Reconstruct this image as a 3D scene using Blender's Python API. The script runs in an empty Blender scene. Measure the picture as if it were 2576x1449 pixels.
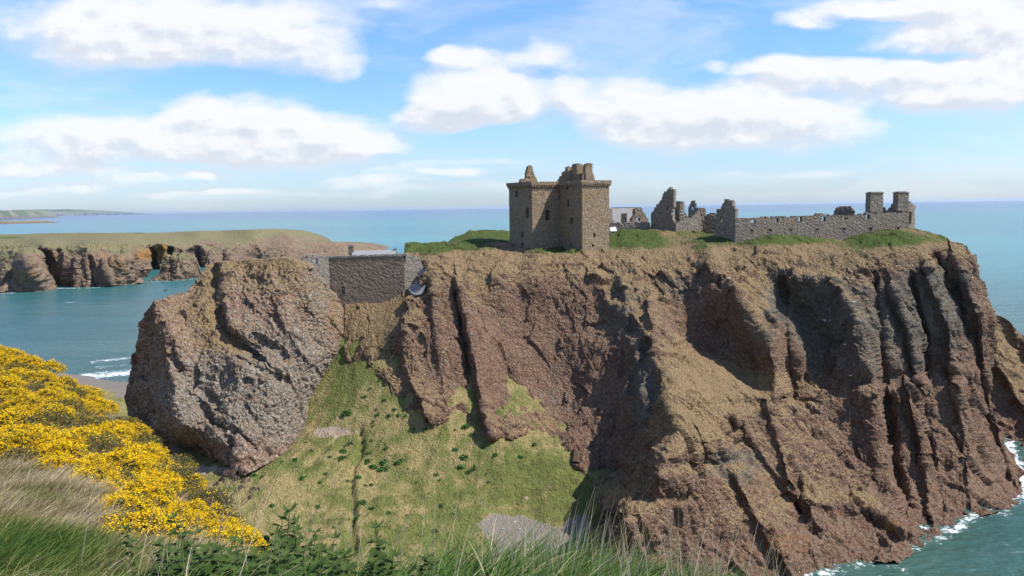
import bpy, math, random
import numpy as np
from mathutils import Matrix, Vector
R = math.radians
sc = bpy.context.scene
C = sc.collection
np.random.seed(7); random.seed(7)

# ------------------------------------------------------------ camera
FPX, EYE = 1935., 56.
RHO = math.atan(.0152); PIT = math.atan(202*math.cos(RHO)/FPX)
vf = np.array([0, math.cos(PIT), -math.sin(PIT)]); vu0 = np.array([0, math.sin(PIT), math.cos(PIT)])
vr = math.cos(RHO)*np.array([1., 0, 0])-math.sin(RHO)*vu0
vu = math.cos(RHO)*vu0+math.sin(RHO)*np.array([1., 0, 0])
cam = bpy.data.objects.new('camera', bpy.data.cameras.new('camera')); C.objects.link(cam)
cam.matrix_world = Matrix(((vr[0], vu[0], -vf[0], 0), (vr[1], vu[1], -vf[1], 0), (vr[2], vu[2], -vf[2], EYE), (0, 0, 0, 1)))
cam.data.sensor_width = 36; cam.data.lens = 36*FPX/2576
cam.data.clip_start = .05; cam.data.clip_end = 200000
sc.camera = cam
sc.cycles.max_bounces = 5; sc.cycles.diffuse_bounces = 2; sc.cycles.glossy_bounces = 2; sc.cycles.transmission_bounces = 2
sc.view_settings.view_transform = 'Standard'; sc.view_settings.look = 'None'
sc.view_settings.exposure = .45; sc.view_settings.gamma = 1

def D(px, py):
    px = np.asarray(px, float); py = np.asarray(py, float)
    d = vf*FPX+vr*(px[..., None]-1288)+vu*(724.5-py[..., None])
    return d/d[..., 1:2]
def PT(px, py, Y):
    Y = np.asarray(Y, float)
    return D(px, py)*Y[..., None]+np.array([0, 0, EYE])
def YZ(px, py, z):
    return (z-EYE)/D(px, py)[..., 2]
def PROJ(p):
    q = p-np.array([0, 0, EYE]); w = q@vf
    w = np.where(w < .1, .1, w)
    return 1288+FPX*(q@vr)/w, 724.5-FPX*(q@vu)/w

# ------------------------------------------------------------ sun and sky
SUN_EL, SUN_AZ = 50., 101.
sd = np.array([math.cos(R(SUN_EL))*math.sin(R(SUN_AZ)), math.cos(R(SUN_EL))*math.cos(R(SUN_AZ)), math.sin(R(SUN_EL))])
sun = bpy.data.objects.new('sun', bpy.data.lights.new('sun', 'SUN')); C.objects.link(sun)
sun.rotation_euler = Vector(-sd).to_track_quat('-Z', 'Y').to_euler()
sun.data.energy = 5.0; sun.data.angle = R(.53); sun.data.color = (1, .95, .87)

class NT:
    def __init__(s, t): s.t = t; s.n = t.nodes; s.l = t.links
    def put(s, sock, v):
        if hasattr(v, 'is_output') or isinstance(v, bpy.types.NodeSocket): s.l.new(v, sock)
        elif v is not None:
            try: sock.default_value = v
            except Exception:
                sock.default_value = (v, v, v) if not hasattr(v, '__len__') else tuple(v)+(1,)
    def new(s, typ, ins=None, **kw):
        n = s.n.new(typ)
        for k, v in kw.items(): setattr(n, k, v)
        for k, v in (ins or {}).items(): s.put(n.inputs[k], v)
        return n
    def m(s, op, a, b=None, c=None, clamp=False):
        n = s.new('ShaderNodeMath', {0: a}, operation=op, use_clamp=clamp)
        if b is not None: s.put(n.inputs[1], b)
        if c is not None: s.put(n.inputs[2], c)
        return n.outputs[0]
    def vm(s, op, a, b=None, out=0):
        n = s.new('ShaderNodeVectorMath', {0: a}, operation=op)
        if b is not None: s.put(n.inputs[1], b)
        return n.outputs[out]
    def mix(s, f, a, b, typ='MIX'):
        n = s.new('ShaderNodeMix', data_type='RGBA', blend_type=typ)
        s.put(n.inputs[0], f)
        for i, v in ((6, a), (7, b)):
            if isinstance(v, (tuple, list)) and len(v) == 3: v = tuple(v)+(1,)
            s.put(n.inputs[i], v)
        return n.outputs[2]
    def ramp(s, f, lo, hi, a=0., b=1., sm=True):
        n = s.new('ShaderNodeMapRange', {0: f, 1: lo, 2: hi, 3: a, 4: b})
        if sm: n.interpolation_type = 'SMOOTHSTEP'
        return n.outputs[0]
    def noise(s, vec, scale, detail=4, rough=.55, dist=0., out=0):
        return s.new('ShaderNodeTexNoise', {'Vector': vec, 'Scale': scale, 'Detail': detail, 'Roughness': rough, 'Distortion': dist}).outputs[out]
    def vor(s, vec, scale, feature='F1', out=0, rand=1.):
        n = s.new('ShaderNodeTexVoronoi', {'Vector': vec, 'Scale': scale, 'Randomness': rand}, feature=feature)
        return n.outputs[out]
    def map(s, vec, sc_=(1, 1, 1), rot=(0, 0, 0), loc=(0, 0, 0)):
        return s.new('ShaderNodeMapping', {'Vector': vec, 'Scale': sc_, 'Rotation': rot, 'Location': loc}).outputs[0]

world = bpy.data.worlds.new('World'); sc.world = world; world.use_nodes = True
world.cycles.sampling_method = 'MANUAL'; world.cycles.sample_map_resolution = 256
w = NT(world.node_tree); w.n.clear()
SKY_STR = .10
# clouds: x, y, half width, half height, weight (photograph units, turned into directions on the sky)
CLOUDS = [(200,55,300,60,.75),(450,110,300,60,.8),(560,60,330,75,1.0),(760,140,150,60,.9),(350,110,200,50,.8),(850,175,70,32,.6),(980,5,60,14,.6),
 (640,300,230,38,.95),(480,290,90,38,.8),(800,335,230,52,1.0),(400,345,330,52,1.0),(120,350,240,55,.9),(700,375,330,42,.95),(180,400,300,35,.8),(600,255,300,22,.35),(300,225,150,14,.25),(900,270,120,12,.2),
 (1180,245,130,62,1.25),(1090,290,80,40,1.),(1290,240,80,60,1.15),(1200,150,120,34,.75),(1380,140,90,38,.8),(1130,155,60,22,.5),(1480,170,60,18,.4),(1340,90,25,20,.4),
 (1420,235,70,42,1.0),(1560,260,150,55,.95),(1750,290,260,75,1.1),(1950,300,260,70,1.),(2080,350,150,35,.7),(1700,350,220,30,.5),(1560,310,100,40,.6),
 (2150,190,330,40,1.0),(2400,230,280,52,1.1),(2000,160,180,25,.7),(1785,158,35,16,.6),(1705,148,14,6,.4),(2040,52,100,26,.75),(2300,10,260,26,1.),(2480,70,230,65,1.0),(2300,110,150,25,.6),(2570,170,140,60,.8),(1840,65,45,9,.3),
 (150,470,260,18,.6),(420,440,200,16,.55),(60,425,90,16,.7),(560,492,200,10,.5),(900,460,160,12,.5),(1150,440,110,14,.6),(2060,432,110,14,.65),(1900,440,160,10,.45),(2480,335,35,8,.25),(2520,425,60,8,.3),(1240,410,190,10,.45),(900,430,260,24,.45),(300,450,300,22,.4),(1100,475,500,16,.3),(100,430,120,16,.7),(530,445,40,12,.5),(0,190,50,18,.3),(1750,470,500,10,.15),(700,490,800,14,.25)]
grp = bpy.data.node_groups.new('clouds', 'ShaderNodeTree')
grp.interface.new_socket('P', in_out='INPUT', socket_type='NodeSocketVector')
grp.interface.new_socket('D', in_out='OUTPUT', socket_type='NodeSocketFloat')
g = NT(grp); gi = g.n.new('NodeGroupInput'); go = g.n.new('NodeGroupOutput')
P0 = gi.outputs[0]
nz1 = g.new('ShaderNodeTexNoise', {'Vector': g.map(P0, (1, 1, 2.1)), 'Scale': 6., 'Detail': 3., 'Roughness': .5}).outputs[1]
warp = g.vm('MULTIPLY', g.vm('SUBTRACT', nz1, (.5, .5, .5)), (.10, 0, .045))
Pw = g.vm('ADD', P0, warp)
acc = None
for (cx, cy, a, b, wt) in CLOUDS:
    d = D(cx, cy)
    q = g.vm('MULTIPLY', g.vm('SUBTRACT', Pw, (float(d[0]), 0, float(d[2]))), (1/(a*1.25/FPX), 0, 1/(b*1.35/FPX)))
    e = g.m('MULTIPLY', g.m('SUBTRACT', 1., g.vm('DOT_PRODUCT', q, q, 1)), wt)
    e = g.m('MAXIMUM', e, 0.)
    acc = e if acc is None else g.m('ADD', acc, g.m('MULTIPLY', e, g.m('SUBTRACT', 1.15, g.m('MINIMUM', acc, 1.))))
f1 = g.noise(g.map(P0, (1, 1, 2.0)), 16., 6, .58, .15)
f2 = g.noise(g.map(P0, (1, 1, 1.4), loc=(3, 0, 1)), 48., 3, .6)
puff = g.vor(g.map(P0, (1, 1, 1.5)), 34.)
fb = g.m('ADD', g.m('MULTIPLY', g.m('SUBTRACT', f1, .5), 1.9), g.m('MULTIPLY', g.m('SUBTRACT', f2, .5), .5))
fb = g.m('ADD', fb, g.m('MULTIPLY', g.m('SUBTRACT', .45, puff), .35))
dens = g.m('ADD', g.m('MULTIPLY', acc, 1.35), g.m('SUBTRACT', g.m('MULTIPLY', fb, g.m('ADD', g.m('MINIMUM', acc, .6), .1)), .28))
g.l.new(dens, go.inputs[0])
tc = w.new('ShaderNodeTexCoord')
dirv = tc.outputs['Generated']
sep = w.new('ShaderNodeSeparateXYZ', {0: dirv})
dy = w.m('MAXIMUM', w.m('ABSOLUTE', sep.outputs[1]), .12)
uv = w.new('ShaderNodeCombineXYZ', {0: w.m('DIVIDE', sep.outputs[0], dy), 1: 0., 2: w.m('DIVIDE', sep.outputs[2], dy)}).outputs[0]
def cl(off):
    n = w.n.new('ShaderNodeGroup'); n.node_tree = grp
    w.put(n.inputs[0], w.vm('ADD', uv, off)); return n.outputs[0]
d0 = cl((0, 0, 0)); d1 = cl((.010, 0, .016))
softn = w.noise(w.map(uv, (1, 1, 1.6)), 4.2, 3)
alpha = w.m('MULTIPLY', w.ramp(w.m('DIVIDE', d0, w.m('ADD', .10, w.m('MULTIPLY', softn, 2.1))), .0, 1.), .97)
veil = w.m('MULTIPLY', w.ramp(w.noise(w.map(uv, (1, 1, 3.4), loc=(7, 0, 2)), 3.3, 5, .62, .4), .42, .72), .42)
veil = w.m('MAXIMUM', veil, w.m('MULTIPLY', w.ramp(sep.outputs[2], .13, .0), w.ramp(w.noise(w.map(uv, (1, 1, 5)), 3.0, 4, .6), .34, .66, .04, .34)))
shade = w.m('SUBTRACT', d1, d0)                     # more cloud towards the sun = darker
lit = w.ramp(shade, -.22, .36, 1., 0.)
thick = w.ramp(d0, .35, 1.7)
lit2 = w.m('SUBTRACT', w.m('ADD', w.m('MULTIPLY', lit, .75), .40), w.m('MULTIPLY', thick, .22), clamp=True)
ccol = w.mix(lit2, (.47, .52, .60), (.72, .73, .75))
sky = w.new('ShaderNodeTexSky', sky_type='NISHITA')
sky.sun_disc = False; sky.sun_elevation = R(SUN_EL); sky.sun_rotation = R(SUN_AZ); sky.altitude = 50
sky.air_density = 1.0; sky.dust_density = .4; sky.ozone_density = 2.0
skc = w.mix(1., sky.outputs[0], (SKY_STR, SKY_STR, SKY_STR), 'MULTIPLY')
el = sep.outputs[2]
tint = w.mix(w.ramp(el, 0., .09, sm=False), (.72, .90, 1.30), (.90, 1.10, 1.38))
tint = w.mix(w.ramp(el, .08, .30, sm=False), tint, (.88, 1.27, 1.62))
skc = w.mix(1., skc, tint, 'MULTIPLY')
low = w.ramp(el, -.01, .10, .55, 0.)
a2 = w.m('SUBTRACT', 1., w.m('MULTIPLY', w.m('SUBTRACT', 1., alpha), w.m('SUBTRACT', 1., veil)))
fin = w.mix(a2, skc, ccol)
bg = w.new('ShaderNodeBackground', {0: fin, 1: 1.0})
wo = w.new('ShaderNodeOutputWorld'); w.l.new(bg.outputs[0], wo.inputs[0])

# ------------------------------------------------------------ numpy noise
_rs = np.random.RandomState(3)
_perm = np.concatenate([_rs.permutation(256)]*3).astype(np.int64)
_gr = _rs.normal(size=(256, 3)); _gr /= np.linalg.norm(_gr, axis=1)[:, None]
def perlin(p):
    p = np.asarray(p, float); i = np.floor(p).astype(np.int64); f = p-i; i &= 255
    u = f*f*f*(f*(f*6-15)+10); out = 0
    for dx in (0, 1):
        for dy_ in (0, 1):
            for dz in (0, 1):
                h = _perm[_perm[_perm[i[:, 0]+dx]+i[:, 1]+dy_]+i[:, 2]+dz]
                gg = _gr[h]
                v = gg[:, 0]*(f[:, 0]-dx)+gg[:, 1]*(f[:, 1]-dy_)+gg[:, 2]*(f[:, 2]-dz)
                wgt = (u[:, 0] if dx else 1-u[:, 0])*(u[:, 1] if dy_ else 1-u[:, 1])*(u[:, 2] if dz else 1-u[:, 2])
                out = out+v*wgt
    return out*1.5
def fbm(p, sc_, oct=4, gain=.5):
    s = 0; a = 1.; p = np.asarray(p)/np.asarray(sc_, float)
    for k in range(oct):
        s = s+a*perlin(p+k*17.3); p = p*2.03; a *= gain
    return s
def ridged(p, sc_, oct=4, gain=.5):
    s = 0; a = 1.; p = np.asarray(p)/np.asarray(sc_, float)
    for k in range(oct):
        s = s+a*(1-2*np.abs(perlin(p+k*9.7))); p = p*2.1; a *= gain
    return s
def worley(p, sc_):
    p = np.asarray(p)/np.asarray(sc_, float); i = np.floor(p).astype(np.int64); f = p-i
    best = np.full(len(p), 9.); sec = np.full(len(p), 9.); val = np.zeros(len(p))
    for dx in (-1, 0, 1):
        for dy_ in (-1, 0, 1):
            for dz in (-1, 0, 1):
                h = _perm[_perm[_perm[(i[:, 0]+dx) & 255]+((i[:, 1]+dy_) & 255)]+((i[:, 2]+dz) & 255)]
                o = np.stack([_perm[h+1]/256, _perm[h+7]/256, _perm[h+13]/256], 1)+np.array([dx, dy_, dz])-f
                dd = (o*o).sum(1)
                m = dd < best
                sec = np.where(m, best, np.minimum(sec, dd)); best = np.where(m, dd, best); val = np.where(m, h/255., val)
    return np.sqrt(best), np.sqrt(sec), val
def facet(p, sc_):
    """angular blocks: every cell is a plane with a tilt of its own"""
    p = np.asarray(p)/np.asarray(sc_, float); i = np.floor(p).astype(np.int64); f = p-i
    best = np.full(len(p), 9.); out = np.zeros(len(p))
    for dx in (-1, 0, 1):
        for dy_ in (-1, 0, 1):
            for dz in (-1, 0, 1):
                h = _perm[_perm[_perm[(i[:, 0]+dx) & 255]+((i[:, 1]+dy_) & 255)]+((i[:, 2]+dz) & 255)]
                o = np.stack([_perm[h+1]/256, _perm[h+7]/256, _perm[h+13]/256], 1)+np.array([dx, dy_, dz])-f
                dd = (o*o).sum(1); m = dd < best; best = np.where(m, dd, best)
                out = np.where(m, (o*_gr[h]).sum(1)+(h/255.-.5)*.5, out)
    return out
def ss(x, a, b):
    t = np.clip((x-a)/(b-a), 0, 1); return t*t*(3-2*t)

# ------------------------------------------------------------ object helpers
def tag(o, label=None, cat=None, group=None, kind=None):
    for k, v in (('label', label), ('category', cat), ('group', group), ('kind', kind)):
        if v: o[k] = v
    return o
def empty(name, loc, label, cat, group=None):
    o = bpy.data.objects.new(name, None); C.objects.link(o); o.location = loc; o.empty_display_size = .5
    return tag(o, label, cat, group)
def mesh_obj(name, v, f, mat, parent=None, smooth=False, cols=None):
    me = bpy.data.meshes.new(name); v = np.asarray(v, np.float32); f = np.asarray(f, np.int32)
    n = f.shape[1]
    me.vertices.add(len(v)); me.vertices.foreach_set('co', v.ravel())
    me.loops.add(f.size); me.loops.foreach_set('vertex_index', f.ravel())
    me.polygons.add(len(f)); me.polygons.foreach_set('loop_start', np.arange(0, f.size, n, dtype=np.int32))
    me.polygons.foreach_set('use_smooth', np.full(len(f), smooth, bool))
    me.update(calc_edges=True); me.validate()
    if mat: me.materials.append(mat)
    if cols is not None:
        a = me.color_attributes.new('mask', 'FLOAT_COLOR', 'POINT'); a.data.foreach_set('color', np.asarray(cols, np.float32).ravel())
    o = bpy.data.objects.new(name, me); C.objects.link(o)
    if parent: o.parent = parent
    return o
def grid_faces(nr, nc):
    i = np.arange(nr*nc).reshape(nr, nc)
    return np.stack([i[:-1, :-1].ravel(), i[:-1, 1:].ravel(), i[1:, 1:].ravel(), i[1:, :-1].ravel()], 1)
def newmat(name):
    m = bpy.data.materials.new(name); m.use_nodes = True; t = NT(m.node_tree); t.n.clear()
    return m, t
def finish(t, col, rough=.9, height=None, bdist=.1, bstr=1., spec=.25, **kw):
    b = t.new('ShaderNodeBsdfPrincipled', {'Base Color': col if not isinstance(col, tuple) else tuple(col)+(1,), 'Roughness': rough, 'Specular IOR Level': spec})
    for k, v in kw.items(): t.put(b.inputs[k.replace('_', ' ')], v)
    if height is not None:
        bp = t.new('ShaderNodeBump', {'Height': height, 'Distance': bdist, 'Strength': bstr}); t.l.new(bp.outputs[0], b.inputs['Normal'])
    o = t.new('ShaderNodeOutputMaterial'); t.l.new(b.outputs[0], o.inputs[0]); return b

# ------------------------------------------------------------ sheets: surfaces laid through control points
class TPS:
    def __init__(s, pts, lam=1e-3, sc_=300.):
        p = np.array(pts, float); s.c = p[:, :2]/sc_; s.sc = sc_; n = len(p)
        K = s.k(s.c, s.c)+lam*np.eye(n); Pm = np.hstack([np.ones((n, 1)), s.c])
        A = np.block([[K, Pm], [Pm.T, np.zeros((3, 3))]]); s.w = np.linalg.solve(A, np.concatenate([p[:, 2], np.zeros(3)]))
    def k(s, a, b):
        r2 = ((a[:, None]-b[None])**2).sum(-1)+1e-12; return r2*np.log(r2)*.5
    def __call__(s, x, y):
        x = np.asarray(x, float); sh = x.shape; q = np.stack([x.ravel(), np.asarray(y, float).ravel()], 1)/s.sc
        out = []
        for a in range(0, len(q), 60000):
            b = q[a:a+60000]; out.append(s.k(b, s.c)@s.w[:-3]+s.w[-3]+b@s.w[-2:])
        return np.concatenate(out).reshape(sh)
def resample(pts, n):
    p = np.array(pts, float); d = np.concatenate([[0], np.cumsum(np.hypot(*np.diff(p, axis=0).T))])
    t = np.linspace(0, d[-1], n); return np.stack([np.interp(t, d, p[:, 0]), np.interp(t, d, p[:, 1])], 1)
def coons(T, B, L, Rr, nr, nc):
    T = resample(T, nc); B = resample(B, nc); L = resample(L, nr)[::-1]; Rr = resample(Rr, nr)[::-1]
    u = np.linspace(0, 1, nc)[None, :, None]; v = np.linspace(0, 1, nr)[:, None, None]
    return (1-v)*B[None]+v*T[None]+(1-u)*L[:, None]+u*Rr[:, None]-((1-u)*(1-v)*B[0]+u*(1-v)*B[-1]+(1-u)*v*T[0]+u*v*T[-1])
def feat(px, py, pts, wl, wr, amp):
    best = np.full(px.shape, 1e9); sg = np.zeros(px.shape)
    for (ax, ay), (bx, by) in zip(pts[:-1], pts[1:]):
        dx, dy_ = bx-ax, by-ay; L2 = dx*dx+dy_*dy_
        t = np.clip(((px-ax)*dx+(py-ay)*dy_)/L2, 0, 1)
        ex, ey = px-ax-t*dx, py-ay-t*dy_; dd = np.hypot(ex, ey)
        s_ = np.sign(-(dx*(py-ay)-dy_*(px-ax)))
        m = dd < best; best = np.where(m, dd, best); sg = np.where(m, s_, sg)
    ww = np.where(sg > 0, wr, wl)
    return amp*np.exp(-(best/ww)**2)
def normals(P):
    a = np.gradient(P, axis=1); b = np.gradient(P, axis=0); n = np.cross(a, b)
    return n/(np.linalg.norm(n, axis=-1, keepdims=True)+1e-9)
def blur(A, k):
    for ax in (0, 1):
        B = A.copy()
        for s_ in range(1, k+1):
            B += np.take(A, np.clip(np.arange(A.shape[ax])+s_, 0, A.shape[ax]-1), ax)+np.take(A, np.clip(np.arange(A.shape[ax])-s_, 0, A.shape[ax]-1), ax)
        A = B/(2*k+1)
    return A
def blobs(px, py, L):
    o = np.zeros(px.shape)
    for (x, y, a, b, wt) in L: o += wt*np.exp(-(((px-x)/a)**2+((py-y)/b)**2))
    return o
# ------------------------------------------------------------ terrain material
def cliff_mat(name, rockA, rockB, grey, tan, tanD, green, vegbias=0., scale=1., bump=1., greyamt=.5, peb=1., spk=0.):
    m, t = newmat(name)
    P = t.new('ShaderNodeTexCoord').outputs['Object']
    at = t.new('ShaderNodeAttribute', attribute_name='mask'); ms = t.new('ShaderNodeSeparateColor', {0: at.outputs['Color']})
    geo = t.new('ShaderNodeNewGeometry'); nz = t.new('ShaderNodeSeparateXYZ', {0: geo.outputs['Normal']}).outputs[2]
    n1 = t.noise(P, .09*scale, 5, .6); n2 = t.noise(P, .6*scale, 5, .62); n3 = t.noise(P, 2.6*scale, 4, .65)
    n4 = t.noise(t.map(P, (1, 1, .35)), .35*scale, 5, .6); n5 = t.noise(P, 9*scale, 3, .6)
    v1 = t.vor(P, 1.9*scale); v2 = t.vor(P, 4.2*scale); vc = t.new('ShaderNodeTexVoronoi', {'Vector': P, 'Scale': 3.1*scale}).outputs[1]
    vcs = t.new('ShaderNodeSeparateColor', {0: vc}).outputs[0]
    rock = t.mix(t.ramp(t.m('ADD', t.m('MULTIPLY', n1, .6), t.m('MULTIPLY', n4, .5)), .4, .7), rockA, rockB)
    rock = t.mix(t.m('MULTIPLY', t.ramp(vcs, .1, .9), .55*peb), rock, tuple(min(1, c*1.75+.015) for c in rockA))
    rock = t.mix(t.ramp(n3, .52, .35, 0., .55), rock, tuple(c*.42 for c in rockA))
    ga = t.m('ADD', t.m('MULTIPLY', ms.outputs[2], 1.2), t.m('MULTIPLY', n2, .9))
    rock = t.mix(t.ramp(ga, 1.02-greyamt*.45, 1.30-greyamt*.45, 0., .85), rock, t.mix(n3, grey, tuple(c*.55 for c in grey)))
    red = t.ramp(t.m('ADD', at.outputs['Alpha'], t.m('MULTIPLY', n2, .7)), .75, 1.15, 0., .9)
    rock = t.mix(red, rock, t.mix(n3, (.34, .17, .035), (.17, .09, .04)))
    if spk:
        sp_ = t.new('ShaderNodeSeparateColor', {0: t.new('ShaderNodeTexVoronoi', {'Vector': t.vm('ADD', P, t.vm('MULTIPLY', t.noise(P, 2., 3, out=1), (.3, .3, .3))), 'Scale': 2.9}).outputs[1]})
        rock = t.mix(t.ramp(sp_.outputs[0], .55, .95, 0., spk), rock, (.42, .385, .31)); rock = t.mix(t.ramp(sp_.outputs[1], .62, .95, 0., spk), rock, (.055, .038, .03)); rock = t.mix(t.ramp(sp_.outputs[2], .7, .95, 0., spk*.8), rock, (.26, .13, .085))
    # dry grass grows where the face is flat enough
    vg = t.m('ADD', t.m('MULTIPLY', nz, 1.35), t.m('MULTIPLY', t.m('SUBTRACT', ms.outputs[0], .5), 2.4))
    vg = t.m('ADD', vg, t.m('MULTIPLY', t.m('SUBTRACT', n2, .5), 1.5))
    vg = t.m('ADD', vg, t.m('MULTIPLY', t.m('SUBTRACT', n3, .5), 1.5))
    vg = t.m('ADD', vg, t.m('MULTIPLY', t.m('SUBTRACT', n1, .5), .8))
    veg = t.ramp(vg, .62-vegbias, .95-vegbias)
    str_ = t.noise(t.map(P, (1, 1, .22)), 5.5*scale, 4, .65)
    gcol = t.mix(t.ramp(str_, .32, .66), tanD, tan)
    gcol = t.mix(t.ramp(n3, .40, .66, .45, 0.), gcol, tuple(c*.45 for c in tanD))
    gf = t.m('ADD', ms.outputs[1], t.m('MULTIPLY', t.m('SUBTRACT', t.m('ADD', t.m('MULTIPLY', n2, .55), t.m('MULTIPLY', n3, .45)), .5), 2.2))
    gm = t.ramp(gf, .3, .75)
    grn = t.mix(t.ramp(t.m('ADD', t.m('MULTIPLY', n5, .5), t.m('MULTIPLY', n2, .5)), .38, .62), tuple(c*.55 for c in green), green)
    gcol = t.mix(gm, gcol, grn)
    col = t.mix(veg, rock, gcol)
    h = t.m('ADD', t.m('MULTIPLY', n3, 1.), t.m('MULTIPLY', t.m('SUBTRACT', 1., v2), .5))
    h = t.m('ADD', h, t.m('MULTIPLY', t.m('SUBTRACT', 1., v1), .7))
    h = t.m('ADD', h, t.m('MULTIPLY', n5, .35))
    finish(t, col, .93, h, .45*bump/scale, .9, .12)
    return m
TAN, TAND, GRN = (.37, .262, .145), (.19, .132, .070), (.095, .128, .032)
M_cliff = cliff_mat('cliff rock and dry grass', (.130, .074, .047), (.178, .114, .074), (.150, .136, .108), TAN, TAND, GRN, greyamt=.7, spk=.2)
M_stack = cliff_mat('lichened conglomerate', (.195, .122, .085), (.26, .172, .118), (.27, .245, .20), (.38, .275, .15), (.22, .15, .08), GRN, greyamt=.55, spk=.6)
M_far = cliff_mat('far cliff rock', (.135, .092, .065), (.19, .135, .088), (.18, .155, .12), (.235, .20, .11), (.15, .14, .07), (.11, .135, .05), scale=.22, vegbias=-.1, greyamt=.2, bump=.3)
M_dark = cliff_mat('dark sea rock', (.10, .062, .055), (.16, .10, .08), (.16, .15, .13), (.34, .25, .11), (.2, .14, .06), GRN, vegbias=-.15)

def ext_rows(P, offs, last=True, base=None):
    e = P[-1] if last else P[0]; rows = []
    for (dx, dy_, dz, zabs) in offs:
        q = e+np.array([dx, dy_, dz]) if zabs is None else np.stack([e[:, 0]+dx, e[:, 1]+dy_, np.full(len(e), zabs)], 1)
        rows.append(q)
    rows = np.array(rows)
    return np.concatenate([P, rows], 0) if last else np.concatenate([rows[::-1], P], 0)
def ext_cols(P, offs, right=True):
    return ext_rows(P.transpose(1, 0, 2), offs, right).transpose(1, 0, 2)
def padm(Mk, r0, r1, c0, c1):
    return np.pad(Mk, ((r0, r1), (c0, c1), (0, 0)), mode='edge')

def rock_disp(P, N, amp=1., ribk=.25, seed=0., large=1., tuft=1.):
    sh = P.shape[:2]; p = P.reshape(-1, 3)+seed
    q = p.copy(); q[:, 0] = p[:, 0]+ribk*p[:, 2]
    wp = np.stack([fbm(p+50, (7, 7, 7), 3), fbm(p+90, (7, 7, 7), 3), fbm(p+130, (7, 7, 7), 3)], 1)
    d = 1.5*large*fbm(p, (17, 17, 17), 3)
    d += .62*ridged(q+wp*1.2, (6.5, 9, 24), 4)-.4
    d += .34*fbm(p+wp, (2.6, 2.6, 3.2), 4)
    d += 1.15*facet(q+wp*.9, (4.2, 4.2, 9.5))+.36*facet(p+wp*.5+9, (1.6, 1.6, 2.1))
    f1, f2, v = worley(p+wp*.3, (.75, .75, .65)); d += tuft*((v-.5)*.15-(f1-.5)*.20)
    d += .13*fbm(p, (.45, .45, .45), 2)
    return (d*amp).reshape(sh)

def rock_sheet(name, bounds, ctrl, feats, nr, nc, mat, maskf, amp=1., ribk=.25, seed=0., lam=1e-3, fade=None, large=1., post=None, tuft=1.):
    T, B, L, Rr = bounds
    G = coons(T, B, L, Rr, nr, nc); px, py = G[..., 0], G[..., 1]
    c = np.array(ctrl, float); c[:, 2] = np.log(c[:, 2]); tps = TPS(c, lam)
    s8 = max(1, nr//160)
    Y = np.exp(tps(px, py))
    for ft in feats: Y = Y-feat(px, py, *ft)
    P = PT(px, py, Y); N = normals(blur(P, 3)); d = rock_disp(P, N, amp, ribk, seed, large, tuft)
    if fade is not None: d = d*fade(px, py)
    P = P+N*d[..., None]
    mk = maskf(px, py, P, d)
    if post: P, mk = post(P, mk)
    return px, py, P, mk, tps
def emit(name, P, mk, mat, kind='structure', label=None, cat=None, smooth=True, group=None):
    nr, nc = P.shape[:2]
    o = mesh_obj(name, P.reshape(-1, 3), grid_faces(nr, nc), mat, None, smooth, mk.reshape(-1, 4))
    return tag(o, label, cat, group, kind)
def W(px, py): return (px, py, float(YZ(px, py, 0.)))

# ------------------------------------------------------------ main headland
mT = [(868,768),(900,766),(960,748),(1005,722),(1013,700),(1018,612),(1060,614),(1120,612),(1150,596),(1180,583),(1230,580),(1285,582),(1400,592),(1500,600),(1530,590),(1560,582),(1640,578),(1700,582),(1760,583),(1800,588),(1830,596),(1850,611),(1870,611),(1900,603),(1960,595),(2020,597),(2080,602),(2130,607),(2165,597),(2220,587),(2300,578),(2335,582),(2375,598),(2410,618),(2432,636)]
mR = [(2432,636),(2447,660),(2462,700),(2482,755),(2492,800),(2497,900),(2500,1000),(2508,1080),(2535,1130),(2560,1190),(2572,1240),(2572,1262)]
mB = [(868,940),(905,990),(960,1070),(1000,1110),(1080,1150),(1180,1170),(1230,1190),(1330,1205),(1440,1260),(1490,1320),(1490,1350),(1470,1420),(1440,1540),(1800,1560),(2040,1475),(2150,1432),(2260,1425),(2330,1372),(2400,1362),(2450,1310),(2530,1292),(2572,1262)]
mL = [(868,768),(866,850),(868,940)]
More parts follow.
